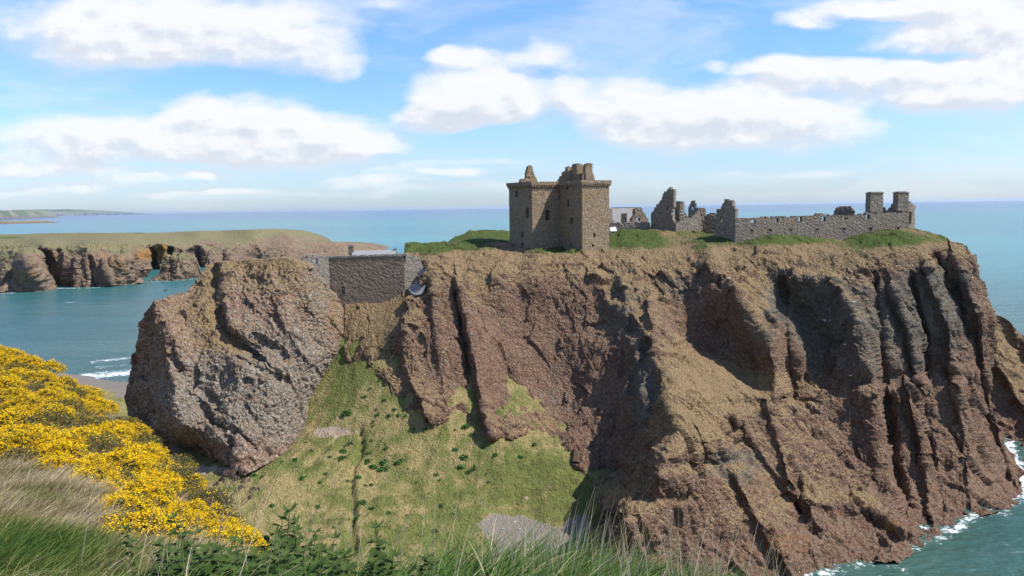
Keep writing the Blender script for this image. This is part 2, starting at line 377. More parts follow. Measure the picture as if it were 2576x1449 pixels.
mC = [(868,768,160),(900,766,160),(960,748,161),(1005,722,163),(1018,700,168),(1018,640,172),(1018,612,182),(1060,614,184),(1060,645,171),(1120,612,190),(1120,640,172),(1180,583,206),(1200,615,182),(1230,580,210),(1285,582,212),(1250,635,173),(1340,640,171),(1400,650,170),(1400,620,180),(1400,592,200),(1500,620,178),(1530,590,190),(1450,640,171),
 (1560,600,182),(1580,582,188),(1640,578,188),(1640,600,178),(1700,582,186),(1760,583,185),(1760,600,176),(1830,596,176),(1850,611,173),(1900,603,171),(1960,595,171),(1960,620,166),(2080,602,171),(2130,607,170),(2130,630,165),(2220,587,169),(2300,578,170),(2300,600,165),(2220,620,163),(2375,598,168),(2410,618,166),(2432,636,164),
 (870,850,153),(870,905,148),(930,880,147),(960,960,142),(1000,1040,137),(1000,800,152),(1000,900,146),(1080,1060,134.5),(1060,680,162),(1060,720,158),(1050,850,147),(1100,950,141),(1100,650,166),(1150,750,153),(1150,900,144),(1200,1000,139),(1230,1100,132.5),(1200,660,165),(1200,800,151),
 (1300,660,165),(1300,750,157),(1300,900,149),(1300,1000,143),(1300,1100,130),(1400,750,158),(1400,900,151),(1400,1020,143),(1380,1110,133),(1450,1170,126),(1500,660,166),(1500,750,157),(1500,900,147),(1500,1050,137),(1500,1180,127),(1490,1250,124),(1560,1220,122),(1500,1300,122),
 (1600,640,166),(1600,700,158),(1600,800,149),(1600,950,137),(1600,1050,129),(1600,1130,124),(1650,600,177),(1640,830,144),(1690,1020,120),(1705,1100,115),(1645,1180,109),(1575,1290,104),(1530,1350,104),(1495,1449,101),(1460,1540,98),(1600,1200,118),(1545,1275,113),(1505,1340,113),
 (1700,680,161),(1700,780,153),(1800,680,160),(1800,850,149),(1900,930,143),(1700,860,144),(1800,940,138),(1900,995,137),(1750,1010,127),(1800,1080,123),(1850,1050,130),(1850,720,154),(1910,800,148),(1955,900,143),(1955,980,139),
 (2000,680,160),(2000,780,156),(2050,860,152),(2000,950,147),(2050,1000,144),(2140,690,158),(2180,850,151),(2210,1000,145),(2210,1150,140),(2280,1300,W(2280,1315)[2]),(2100,900,149),(2300,700,159),(2300,900,154),(2300,1100,147),(2400,700,160),(2400,900,154),(2450,1100,147),(2440,660,163),(2482,755,162),(2497,900,162),(2500,1000,160),(2480,800,158),(2470,950,154),(2535,1130,157),(2500,1150,149),(2340,1200,142),(2560,1190,153),
 (1850,1130,126),(1950,1100,134),(2000,1050,141),(2100,1100,140),(2100,1230,132),(2000,1250,124),(1900,1250,119),(1750,1200,112),(1700,1330,106),(1800,1400,108),(1900,1400,110),(2050,1330,118),(2150,1300,125),(2200,1230,134),(870,940,148),(960,1070,140),(1080,1150,134.5),(1180,1160,137),(1230,1190,133),(1330,1200,138),(1440,1260,127),(1650,1449,103),(1800,1560,99),(1950,1470,108),
 W(2040,1445),W(2150,1405),W(2250,1403),W(2312,1350),W(2330,1318),W(2400,1335),W(2430,1292),W(2525,1270),W(2568,1238)]
mC = [(c[0], c[1], c[2]) for c in mC]
mF = [([(1150,700),(1180,830),(1200,950),(1232,1095)],8,26,2.6),([(1022,770),(1012,860),(1025,950),(1075,1045)],8,45,2.6),([(1150,740),(1165,850),(1192,1000),(1210,1080)],9,7,-1.8),([(1085,700),(1100,850),(1120,1000)],8,20,.8),
 ([(1275,940),(1290,1020)],6,18,-1.),([(1480,650),(1530,760),(1600,800)],20,14,1.6),([(1600,880),(1618,960),(1625,1050)],12,14,2.),([(1560,700),(1590,780),(1620,840)],14,14,1.8),([(1645,830),(1600,860),(1590,900)],12,16,1.4),
 ([(1640,820),(1660,930),(1695,1020),(1700,1090),(1655,1170),(1600,1240),(1545,1310),(1500,1400)],26,60,4.),
 ([(1640,740),(1690,830),(1770,890),(1860,950),(1935,990)],9,75,-4.2),([(1790,630),(1860,740),(1925,840),(1952,920),(1958,990)],45,9,3.8),([(1968,700),(1975,850),(1990,1000)],12,12,-2.4),([(1920,690),(1985,760),(2060,870),(2080,960)],40,34,-3.2),
 ([(2000,690),(2090,690),(2140,760),(2190,880),(2205,1000),(2215,1100),(2255,1240),(2290,1310)],48,9,4.2),([(2222,1010),(2236,1150),(2272,1290)],8,22,-6.),([(2190,690),(2205,800),(2220,960)],9,12,-2.6),
 ([(2245,720),(2290,850),(2310,960)],10,26,2.4),([(2290,700),(2325,850),(2330,940)],9,12,-2.6),([(2335,700),(2385,830),(2400,950)],9,28,2.4),([(2350,650),(2400,740),(2435,840)],10,16,-3.6),([(2400,640),(2450,760),(2478,900),(2500,1050),(2550,1200)],10,30,2.2),([(2450,800),(2468,1000),(2530,1200)],7,10,-1.8),
 ([(2285,1000),(2325,1150),(2340,1290)],9,40,2.6),([(2320,1020),(2345,1160),(2372,1290)],7,9,-2.),([(2180,960),(2350,930),(2440,960)],25,18,-1.6),([(2400,980),(2430,1100),(2440,1260)],9,18,1.4),
 ([(1780,1120),(1850,1190),(1900,1290),(1950,1390)],14,50,2.6),([(1830,1060),(1900,1150),(2000,1270),(2050,1340)],16,14,-2.6),([(2050,1260),(2180,1270),(2270,1330)],22,26,3.),([(1565,1300),(1615,1380),(1650,1449)],18,30,2.),([(1595,1290),(1640,1390)],8,10,-1.8),([(2005,1190),(2015,1290)],9,9,-2.6),([(1930,1020),(1960,1110),(1985,1200)],9,26,2.),([(1840,1020),(1940,1010),(2050,1015)],14,12,-1.4),([(1660,1170),(1850,1160)],20,16,-1.8),([(1570,1260),(1750,1250)],14,14,-1.3),
 ([(1560,620),(1650,600),(1760,640)],22,30,-1.2),([(2480,640),(2600,640)],8,8,0)]
def mmask(px, py, P, d):
    up = ss(py, 700, 620)*ss(px, 1000, 1060)
    R_ = .44+.14*up+blobs(px, py, [(1850,960,120,70,.5),(1750,1000,70,90,.5),(1700,870,40,60,.3),(1900,800,30,90,.25),(1740,1100,70,60,.35),(1200,700,200,40,.1),(1600,690,120,40,.16),(2000,650,220,22,.3),(930,850,50,70,.25),(1380,1070,80,40,.2),(1560,1240,60,40,.2),(2180,1280,80,25,.3),(1130,1000,40,40,.1),(1800,1330,120,60,.05),
        (1350,900,150,130,-.42),(1480,1000,120,140,-.3),(1120,880,60,150,-.12),(1750,820,80,80,-.4),(1850,900,60,40,-.3),(2020,800,70,80,-.4),(2350,850,110,150,-.22),(2270,1150,30,130,-.3),(2400,1200,120,120,-.14),(2150,1050,60,80,-.15),(1620,980,25,90,-.35),(2100,1360,250,40,-.3),(1450,1080,70,80,-.2),(2350,1300,200,30,-.3),(1800,760,40,40,-.1),(2300,900,220,200,-.13),(2100,1120,120,90,-.08),(1150,850,60,120,-.08)])
    z = P[..., 2]; R_ = R_-.6*ss(z, 7, 2)
    crest = ss(py, 660, 605)
    Gm = -.70+.95*ss(z, 43.5, 47.5)*ss(py, 690, 610)+.35*fbm(P.reshape(-1, 3), (7, 7, 7), 3).reshape(px.shape)*ss(py, 780, 640)+blobs(px, py, [(1080,620,110,32,1.5),(1200,595,90,22,1.1),(1400,630,60,20,1.2),(1570,600,100,20,1.1),(1800,600,60,18,.7),(1680,640,170,28,.55),(1950,605,110,16,.8),(2150,640,60,40,.6),(2250,600,120,22,.7),(900,790,40,30,.8),(1780,920,60,50,.55),(1720,1080,50,90,.35),(1570,1240,50,70,.8),(1450,1190,80,30,.8),(2330,1170,30,25,.7),(2000,1190,40,50,.5),(1990,1240,35,30,.7),(1290,640,80,12,.5),(2160,670,14,40,.6)])
    B_ = blobs(px, py, [(1620,980,35,120,.8),(1560,780,60,100,.5),(2020,740,120,70,.8),(1900,860,50,80,.35),(2350,750,130,120,.5),(2080,850,90,90,.5),(1700,720,90,50,.45),(2250,900,200,200,.3),(1850,1170,120,60,.5),(1400,1000,70,90,.3)])
    A_ = blobs(px, py, [(1300,850,160,200,.1),(1945,950,12,50,.8),(2450,1100,90,150,.35),(2240,1330,70,20,.7),(1900,1400,200,60,.35),(2150,1290,90,25,.5),(2290,1120,25,90,.5),(2380,780,60,120,.1),(2000,1350,120,50,.4)])
    return np.stack([R_, Gm, B_, A_], -1)
def mfade(px, py):
    f = .35+.65*ss(py, 605, 680)
    f = np.where(px < 1015, np.maximum(.4, ss(py, 770, 900)), f)
    return .84*f*(1-.55*np.exp(-(((px-1820)/110)**2+((py-965)/60)**2)))*(1-.45*np.exp(-(((px-1380)/150)**2+((py-930)/170)**2)))*(1-.35*np.exp(-(((px-1200)/180)**2+((py-900)/170)**2)))
px, py, P, mk, tpsM = rock_sheet('headland', (mT, mB, mL, mR), mC, mF, 540, 960, M_cliff, mmask, 1., .25, 0., fade=mfade, tuft=.7)
SHM = (P.copy(), mk.copy())
P = ext_rows(P, [(0, 3, .1, None), (0, 8, -.4, None), (0, 16, -1.0, None), (0, 35, -3., None), (0, 50, -12., None), (0, 60, 0, -4.)])
P = ext_cols(P, [(1., 6, 0, None), (1.5, 15, -1, None), (0, 34, -4, None), (-5, 60, 0, -4.)])
P = ext_cols(P, [(-.5, 5, -1, None), (-1, 14, -4, None), (-2, 30, 0, -4.)], False)
mk = padm(mk, 0, 6, 3, 4)
emit('headland', P, mk, M_cliff)

# ------------------------------------------------------------ sea stack in front of the gatehouse
sT = [(385,760),(410,750),(460,742),(482,724),(500,695),(520,668),(545,659),(600,657),(660,657),(700,652),(740,652),(775,668),(805,700),(828,728)]
sR = [(828,728),(845,770),(856,800),(853,850),(838,930),(826,960),(803,1010),(790,1060),(780,1095)]
sB = [(345,1120),(400,1170),(450,1195),(520,1205),(600,1205),(700,1150),(780,1095)]
sL = [(385,760),(352,810),(335,870),(322,950),(318,1010),(324,1060),(345,1120)]
sC = [(385,760,150),(345,820,154),(328,880,156),(320,960,156),(318,1020,156),(330,1090,150),(460,742,154),(430,800,147),(410,860,144),(415,950,140),(385,950,150),(385,1040,150),(350,900,155),(405,1030,140),(360,1050,153),(450,1080,134),(420,1130,147),(482,1155,143),(540,1176,138),(560,1110,129.5),(600,1168,127.5),(600,1205,125.5),(450,1195,137),
 (600,900,138),(600,800,145),(600,720,153),(600,657,161),(700,900,140),(700,800,147),(700,700,151.5),(700,652,156),(740,652,155),(780,760,150.5),(780,850,147),(780,950,144),(740,1060,137),(830,900,149),(845,830,153),(853,790,156),(775,668,155.6),(790,685,156.6),(828,728,158.8),(520,668,161),(530,760,150),(500,850,143),(500,950,138),(500,1040,133),(620,1000,133.5),(700,1000,135),(700,1120,131.5),(780,1080,141),(803,1010,148),(838,930,152),(482,730,158)]
sF = [([(388,840),(396,950),(392,1050)],34,7,-4.2),([(418,1090),(490,1148),(575,1188)],24,5,-4.0),([(425,900),(470,960),(540,1010)],5,9,-1.1),([(600,900),(640,925),(650,960)],6,8,-1.0),([(740,900),(760,960)],6,9,-.8),([(640,790),(690,800)],6,8,-.7),([(530,1060),(600,1090),(640,1130)],6,8,-1.2),([(545,672),(552,740),(556,790),(580,840),(640,885)],22,7,-3.2),([(560,690),(566,760),(580,820)],4,30,1.3),([(640,850),(700,882),(715,900)],9,12,-1.8),([(388,775),(408,860),(420,930),(411,1050),(480,1110),(575,1166)],7,50,3.6),([(430,870),(455,960),(520,1040),(585,1120)],8,12,-1.3),([(460,930),(520,990),(560,1040)],8,14,-.9),([(650,930),(720,960)],6,10,-.9),([(700,780),(740,860),(790,920)],8,25,.9),([(690,680),(740,760),(800,860),(830,900)],10,30,-.7),([(620,1010),(660,1100)],6,12,-.8)]
def smask(px, py, P, d):
    R_ = .33+.17*ss(py, 780, 660)+blobs(px, py, [(530,770,28,80,.5),(560,850,60,30,.35),(640,670,120,14,.4),(780,760,40,60,.22),(720,700,30,60,.12),(470,780,50,25,.15),(840,800,20,60,.3),(450,1020,100,120,-.08)])
    G_ = -.9+blobs(px, py, [(690,656,90,8,1.1),(545,780,20,60,.2)])
    B_ = .15+blobs(px, py, [(600,1000,200,130,.55),(760,950,80,120,.45),(800,730,40,60,.5),(640,820,120,100,.15)])
    A_ = blobs(px, py, [(370,950,50,120,.12),(700,830,60,50,.08)])*0+.05
    return np.stack([R_, G_, B_, A_], -1)
px, py, P, mk, tpsS = rock_sheet('stack', (sT, sB, sL, sR), sC, sF, 430, 430, M_stack, smask, .62, .15, 31., large=.7, tuft=3., fade=lambda x, y: .55+.45*ss(y, 655, 700))
SHS = (P.copy(), mk.copy())
P = ext_rows(P, [(0, 2, .1, None), (0, 6, -.5, None), (0, 10, -6, None), (0, 16, -20, None), (0, 24, 0, -3.)])
P = ext_cols(P, [(1, 4, -1, None), (0, 10, -3, None), (-6, 22, 0, -3.)])
P = ext_cols(P, [(.8, 4, -1, None), (3, 12, -3, None), (8, 22, 0, -3.)], False)
mk = padm(mk, 0, 5, 3, 3)
o = emit('sea_stack', P, mk, M_stack, 'structure')

# ------------------------------------------------------------ grassy hollow and beach (height field)
def bz(px, py, z):
    y = float(YZ(px, py, z)); return (float(D(px, py)[0]*y), y, z)
bC = [bz(*q) for q in [(880,768,36.0),(960,756,36.),(870,850,30.4),(870,950,24),(850,1070,17),(1400,1200,11.3),(1200,1200,11.3),(1000,1200,11.3),(800,1200,12),(650,1170,13),(480,1160,11),(560,1190,12),(1200,1300,8),(1300,1300,7),(1440,1320,5.6),(1490,1325,5.8),(900,1330,8),(1200,1400,4.8),(1400,1400,3.4),(1500,1440,1.8),(700,1330,8),(900,1440,6),(1200,1449,3.2),(320,1040,4),(295,1000,2),(275,965,.8),(240,946,-.3),(560,1260,10)]]
bC += [(-60,215,-3),(-60,180,2),(-20,200,-3),(-30,163,36.),(-36,163,35),(-24,163,36),(-30,178,31),(-40,200,6),(-30,235,-4),(-110,240,1.2),(-80,175,7),(-75,150,8),(-100,160,12),(-130,200,9),(-150,230,4),(-130,275,-4),(-90,270,-5),(0,98,1.5),(12,108,-.5),(25,108,-3),(40,112,-5),(0,85,6),(-30,85,9),(-60,100,12),(-90,110,16),(-60,75,18),(0,70,12),(20,90,0),(30,80,3),(60,100,-6),(20,135,12),(0,150,24),(-50,140,12),(-62,138,11),(35,125,0),(-160,170,16),(-160,120,22)]
bs = np.array([(905,915),(960,985),(1000,1020),(1040,1045),(1080,1055),(1105,1020),(1140,1015),(1180,1035),(1215,1085),(1240,1090),(1270,1055),(1300,1040),(1350,1075),(1400,1105),(1450,1150),(1490,1200),(1515,1250)], float)
Yb_ = np.exp(tpsM(bs[:, 0], bs[:, 1]))
for ft in mF: Yb_ = Yb_-.5*feat(bs[:, 0], bs[:, 1], *ft)
bC += [tuple(r_) for r_ in PT(bs[:, 0], bs[:, 1], Yb_)]
tb = TPS(bC, 2e-3, 60.)
bx, by = np.meshgrid(np.linspace(-175, 60, 620), np.linspace(66, 285, 600))
bzv = tb(bx, by)
Pb = np.stack([bx, by, bzv], -1); pf = Pb.reshape(-1, 3)*np.array([1, 1, 0.])
ppx, ppy = PROJ(Pb.reshape(-1, 3)); ppx = ppx.reshape(bx.shape); ppy = ppy.reshape(bx.shape)
h = .55*fbm(pf, (9, 9, 9), 3)+.30*fbm(pf+40, (2.2, 2.2, 2), 3)
f1, f2, v = worley(pf, (.95, .95, .95)); h = h+.34*(.55-f1)
beach = np.clip(ss(Pb[..., 2], 2.6, 1.4)*ss(bx, -60, -90)+blobs(ppx, ppy, [(1270,1322,62,26,1.2),(1330,1340,70,26,1.3),(1450,1320,30,24,1.),(1420,1368,80,26,1.5),(1400,1395,120,40,1.5),(1490,1440,120,50,1.5),(1300,1400,50,30,.9)])+.35*fbm(pf, (5, 5, 5), 3).reshape(bx.shape)*(ppx > 1100)*(ppy > 1250), 0, 1); beach = ss(beach+.25*fbm(pf+7, (1.6, 1.6, 1.6), 3).reshape(bx.shape)*(beach > .05), .2, .85)
h = h.reshape(bx.shape)*(1-.75*beach)
def pathd(L, w_):
    return -feat(ppx, ppy, L, w_, w_, -1.)
gul = pathd([(905,1080),(912,1110),(905,1140),(890,1165),(884,1200),(884,1230),(890,1290),(886,1330),(892,1380)], 7.)
pth = pathd([(475,1183),(560,1188),(650,1192),(720,1198),(760,1180),(800,1148),(830,1120),(850,1095),(868,1085),(905,1080)], 4.)
bare = blobs(ppx, ppy, [(825,1086,42,14,1.4),(470,1178,60,14,1.2),(540,1183,45,8,.8)])
h = h-1.1*gul-.35*pth
Pb[..., 2] += h
R_ = .75-1.4*beach-.9*np.clip(bare+pth*.62*ss(perlin((pf/1.7)).reshape(bx.shape), -.6, .3)+gul*.25, 0, 1)
G_ = .48+(.22*fbm(pf, (14, 10, 9), 3)+.42*fbm(pf+33, (2.6, 2.6, 2.6), 3)).reshape(bx.shape)+blobs(ppx, ppy, [(870,900,40,90,.75),(1000,1200,120,60,.15),(1250,1240,120,70,.22),(1480,1230,130,90,.2),(1150,1330,150,60,.22),(1350,1180,120,50,.3),(1450,1290,130,25,.6),(620,1260,120,60,-.15),(850,1050,60,40,.1),(1000,1330,200,60,.05)])
mkb = np.stack([R_, G_, 0*R_+.1+.9*beach, 0*R_], -1)
M_bowl = cliff_mat('dry grass hollow', (.26, .195, .14), (.32, .255, .19), (.22, .20, .175), (.37, .295, .135), (.255, .20, .085), (.155, .17, .05), vegbias=.3, greyamt=.3, bump=.6)
emit('grass_hollow', Pb, mkb, M_bowl)

# ------------------------------------------------------------ outcrop behind the right edge
px, py, P, mk, _ = rock_sheet('outcrop', ([(2470,735),(2500,785),(2540,812),(2576,838),(2640,880),(2760,960)], [(2470,1150),(2535,1140),(2580,1155),(2660,1180),(2760,1220)], [(2470,735),(2465,900),(2470,1150)], [(2760,960),(2780,1100),(2760,1220)]),
  [(2470,735,205),(2500,785,203),(2576,838,200),(2760,960,190),W(2500,1112),W(2535,1116),W(2580,1135),W(2660,1165),W(2760,1200),(2540,900,196),(2540,1000,188),(2650,1000,188),(2500,1000,190)], [([(2500,900),(2560,1000),(2620,1080)],10,25,3.),([(2520,820),(2600,960),(2700,1080)],12,20,-2.5)], 240, 150, M_cliff,
  lambda x, y, P, d: np.stack([.55+.25*ss(y, 950, 850)-.6*ss(P[..., 2], 9, 3), 0*x-.7, 0*x+.2, .35+0*x], -1), .9, .25, 77.)
P = ext_rows(P, [(0, 4, -.5, None), (0, 14, -4, None), (0, 40, 0, -4)]); P = ext_cols(P, [(3, 8, -2, None), (8, 25, 0, -4)])
emit('rocky_point', P, padm(mk, 0, 3, 0, 2), M_cliff)

# ------------------------------------------------------------ far headland across the bay
fT = [(-260,600),(-80,593),(0,590),(110,587),(250,586),(440,584),(560,580),(690,575),(715,581),(752,604),(780,609),(830,609),(900,612),(935,620),(958,633)]
fB = [(-260,775),(0,746),(60,741),(125,732),(171,733),(238,731),(330,722),(352,714),(362,694),(402,688),(480,682),(569,681),(650,668),(800,655),(920,645),(958,637)]
fC = [(-260,600,640),(-80,593,660),(0,590,690),(0,605,650),(110,587,720),(110,612,610),(223,625,612),(220,586,730),(316,628,640),(340,640,650),(357,617,735),(440,584,850),(480,612,795),(569,640,800),(560,580,880),(690,575,900),(690,620,880),(752,604,940),(830,609,965),(900,612,1000),(300,600,700),(0,680,600),(170,660,603),(260,670,600),(335,670,623),(640,600,850),(500,595,820),(400,605,770),(440,598,800),(380,594,780),(400,625,742)]+[W(*q) for q in [(-260,752),(0,736),(89,731),(125,724),(171,723),(238,721.5),(330,713),(350,708),(362,686),(402,679),(480,673),(569,672),(640,661),(800,647),(920,638),(958,634)]]
fF = [([(105,625),(120,660),(140,720)],16,26,-34.),([(150,630),(175,680),(185,720)],16,5,-16.),([(60,640),(90,690),(118,728)],25,8,14.),([(375,625),(385,650),(390,680)],9,7,-30.),([(330,640),(350,680),(352,712)],30,5,8.),([(430,622),(428,675)],9,5,-24.),([(500,625),(500,672)],16,8,-30.),([(560,640),(570,670)],16,8,-14.),([(225,650),(235,720)],5,6,-8.),([(260,660),(280,715)],8,8,6.),([(460,620),(465,670)],6,8,10.)]
def fmask(px, py, P, d):
    z = P[..., 2]
    R_ = .42+.35*ss(z, 24, 31)-.5*ss(z, 12, 4)*ss(px, 700, 650)-.10*ss(px, 740, 800)+.15*ss(px, 60, 20)
    G_ = -.35+blobs(px, py, [(20,597,60,5,1.2),(560,600,120,18,.35),(350,606,40,8,.6),(200,600,120,12,.2)])
    A_ = blobs(px, py, [(60,690,60,30,.6),(290,670,50,40,.55),(370,640,40,20,.9),(410,630,30,20,.9),(830,620,90,15,.45),(230,640,60,15,.4),(200,690,20,20,.3)])
    pp = P.reshape(-1, 3); G_ = G_+.65*fbm(pp, (70, 90, 30), 4).reshape(px.shape)*ss(py, 632, 605); R_ = R_+.25*fbm(pp+9, (40, 40, 12), 3).reshape(px.shape)
    return np.stack([R_, G_, 0*R_, A_], -1)
G = coons(fT, fB, [(-260,600),(-260,775)], [(958,633),(958,637)], 190, 800); px, py = G[..., 0], G[..., 1]
c = np.array(fC, float); c[:, 2] = np.log(c[:, 2]); Y = np.maximum.accumulate(np.exp(TPS(c, 1e-3)(px, py)), 0)
ins = ss(py, 612, 640)
for ft in fF: Y = Y-feat(px, py, *ft)*ins
P = PT(px, py, Y); N = normals(blur(P, 2)); d = rock_disp(P/5., N, 5., .1, 12.).reshape(px.shape)*(.05+.95*ss(py, 606, 640))*(.35+.65*ss(px, 800, 700))
P = P+N*d[..., None]; mk = fmask(px, py, P, d)
P = ext_rows(P, [(0, 30, -1.3, None), (0, 120, -5., None), (0, 200, -14, None), (0, 240, 0, -4.)])
emit('far_headland', P, padm(mk, 0, 4, 0, 0), M_far)

# small stack standing in the bay
px, py, P, mk, _ = rock_sheet('bay_stack', ([(404,690),(409,673),(413,658),(424,647),(446,640),(466,640),(478,650),(484,668),(482,690)], [(374,709),(420,711),(470,707),(512,699)], [(404,690),(390,700),(374,709)], [(482,690),(495,694),(512,699)]),
  [(404,690,652),(409,673,660),(424,647,664),(446,640,666),(466,640,668),(484,668,664),(482,690,655),W(380,706),W(435,706),W(480,700),W(508,696),(446,670,645),(446,655,650),(470,670,650),(430,680,645)], [([(432,655),(436,700)],7,4,-5.)], 130, 130, M_far,
  lambda x, y, P, d: np.stack([.35+.4*ss(y, 662, 648), 0*x-.2, 0*x, .2+0*x], -1), 2.4, .1, 55., large=.5)
P = ext_rows(P, [(0, 8, -1, None), (0, 22, 0, -4.)])
o = emit('bay_stack', P, padm(mk, 0, 2, 0, 0), M_far, None, 'small brown rock stack standing alone in the bay before the far cliffs', 'sea stack')

# distant coasts
def coast(name, top, water, thick, mat, seed):
    tp = np.array(top, float); wp_ = np.array(water, float); n = 300
    x = np.linspace(tp[0, 0], tp[-1, 0], n); y = np.interp(x, tp[:, 0], tp[:, 1]); wy = np.interp(x, wp_[:, 0], wp_[:, 1])
    Yc = np.minimum(YZ(x, wy, 0.), 60000); Yc = np.where(Yc < 0, 60000, Yc); base = PT(x, y, Yc*(1+thick))
    zt = np.maximum(base[:, 2], 1.); zt = zt*(1+.05*fbm(np.stack([x/14, x*0, x*0+seed], 1), (1, 1, 1), 4))
    prof = [(0, -.05, -5), (.002, .28, 0), (.25, .45, 0), (.6, .78, 0), (1, 1, 0), (1.6, .9, 0), (2.5, .3, 0), (2.6, 0, -5)]; rows = []
    for k, (f, hz_, dz) in enumerate(prof):
        wob = fbm(np.stack([x/9, x*0+k*.3, x*0+seed], 1), (1, 1, 1), 3)
        yy = Yc*(1+thick*(f+wob*.10)); xx = base[:, 0]*yy/(Yc*(1+thick)); rows.append(np.stack([xx, yy, zt*hz_+dz], 1))
    P = np.array(rows); sc_ = Yc.mean()/9000.
    mk = np.zeros(P.shape[:2]+(4,)); mk[..., 0] = .3; mk[2:, :, 0] = 1.; mk[..., 1] = (.4+.8*perlin(P.reshape(-1, 3)/(np.array([300., 900, 900])*sc_))).reshape(P.shape[:2])
    return emit(name, P, mk, mat)
M_coast = cliff_mat('distant fields', (.13, .11, .11), (.16, .13, .12), (.15, .15, .15), (.26, .25, .16), (.15, .17, .11), (.09, .13, .07), scale=.006, vegbias=.2, bump=.002)
coast('distant_coast', [(20,529),(60,527.5),(100,526.8),(170,526.5),(220,528),(260,529.6),(300,532.4),(340,535.4),(372,537.9)], [(20,545.6),(140,543.3),(372,539.3)], .06, M_coast, 1.)
coast('near_distant_coast', [(-400,527),(-60,529),(0,529),(75,530),(110,534),(141,541),(151,546.4)], [(-400,562),(0,553.5),(151,547)], .05, M_coast, 2.)
coast('skerries', [(-200,557),(-20,555.5),(30,556.5),(70,555),(95,554.2),(125,556),(150,559.6)], [(-200,568),(0,563.5),(150,560)], .02, M_dark, 3.)

# ------------------------------------------------------------ sea
def sea_grid():
    xs = np.concatenate([-np.geomspace(70000, 320, 40), np.linspace(-300, 300, 61), np.geomspace(320, 70000, 40)])
    ys = np.concatenate([[-2000., -500, -100, 0, 50], np.linspace(70, 1100, 60), np.geomspace(1150, 90000, 40)])
    X, Y = np.meshgrid(xs, ys); P = np.stack([X, Y, 0*X], -1); return P
m, t = newmat('sea water')
P_ = t.new('ShaderNodeTexCoord').outputs['Object']
at = t.new('ShaderNodeAttribute', attribute_name='mask'); ms = t.new('ShaderNodeSeparateColor', {0: at.outputs['Color']})
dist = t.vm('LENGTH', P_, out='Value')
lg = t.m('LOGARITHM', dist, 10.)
big = t.noise(t.map(P_, (.35, 1, 1)), .0012, 4, .55); med = t.noise(t.map(P_, (.4, 1, 1)), .012, 4, .6)  # broad streaks: cloud shadows on the water, put into its base colour
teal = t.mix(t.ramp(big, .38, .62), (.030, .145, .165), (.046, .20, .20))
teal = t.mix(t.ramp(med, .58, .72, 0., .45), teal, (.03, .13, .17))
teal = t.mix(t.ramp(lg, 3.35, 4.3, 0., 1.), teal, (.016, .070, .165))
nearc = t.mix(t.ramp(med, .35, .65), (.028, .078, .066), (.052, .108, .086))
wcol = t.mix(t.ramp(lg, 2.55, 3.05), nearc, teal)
wv = t.noise(t.map(P_, (.55, 1.2, 1), (0, 0, .5)), .55, 5, .62, .3)
wv2 = t.noise(t.map(P_, (.5, 1.2, 1), (0, 0, .3)), .07, 4, .6)
hgt = t.m('ADD', t.m('MULTIPLY', wv, .9), t.m('MULTIPLY', wv2, 3.5))
fn = t.noise(P_, .8, 7, .72, 1.4); fn2 = t.noise(P_, .16, 4, .6, .5)
foam = t.ramp(t.m('ADD', ms.outputs[0], t.m('MULTIPLY', t.m('SUBTRACT', t.m('ADD', t.m('MULTIPLY', fn, .7), t.m('MULTIPLY', fn2, .3)), .5), 4.2)), .52, 1.05)
cap = t.noise(t.map(P_, (.35, 1, 1)), .085, 3, .5); capm = t.ramp(cap, .735, .76)
foam = t.m('MAXIMUM', foam, t.m('MULTIPLY', t.m('MULTIPLY', capm, t.ramp(dist, 300, 900)), .8))
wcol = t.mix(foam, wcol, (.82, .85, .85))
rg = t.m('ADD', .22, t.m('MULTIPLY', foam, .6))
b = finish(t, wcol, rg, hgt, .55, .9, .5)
t.put(b.inputs['IOR'], 1.33)
M_sea = m
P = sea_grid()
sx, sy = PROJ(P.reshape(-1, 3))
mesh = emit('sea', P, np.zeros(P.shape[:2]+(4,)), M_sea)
# finer patch of water round the cove, carrying the surf
def surf(name, x0, x1, y0, y1, n, L, z):
    X, Y = np.meshgrid(np.linspace(x0, x1, n), np.linspace(y0, y1, n)); P = np.stack([X, Y, 0*X], -1)
    a, b_ = PROJ(P.reshape(-1, 3)); a = a.reshape(X.shape); b_ = b_.reshape(X.shape)
    mk = np.zeros(P.shape[:2]+(4,)); f = np.zeros(X.shape)
    for (pts, w1, w2, am) in L: f = np.maximum(f, feat(a, b_, pts, w1, w2, am))
    mk[..., 0] = f
    wv = .22*fbm(P.reshape(-1, 3), (5, 3, 1), 3).reshape(X.shape); edge = np.minimum.reduce([X-x0, x1-X, Y-y0, y1-Y]); P[..., 2] = z+np.abs(wv)*np.clip(edge/5, 0, 1)
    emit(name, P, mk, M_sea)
surf('cove_water', 20, 150, 80, 215, 400, [([(1980,1449),(2040,1450),(2080,1432)],34,30,.68),([(2040,1460),(2150,1420),(2250,1415),(2320,1365),(2400,1345),(2440,1305),(2530,1285),(2575,1250)],16,16,.5),([(2060,1436),(2150,1410),(2250,1405),(2312,1352),(2290,1325)],6,6,.55),([(2330,1330),(2400,1340),(2445,1300)],12,20,.72),([(2310,1322),(2350,1345)],10,10,.7),([(2430,1298),(2525,1274),(2570,1240)],5,7,.6),([(2535,1112),(2560,1180),(2590,1260)],16,26,.85),([(2240,1420),(2280,1435)],12,10,.45),([(2150,1449),(2260,1449)],14,10,.25)], .006)
surf('bay_water', -260, -90, 205, 420, 300, [([(200,948),(260,944),(330,938)],9,11,.85),([(230,912),(280,905),(330,900)],4,5,.62),([(240,925),(320,918)],4,4,.45)], .008)
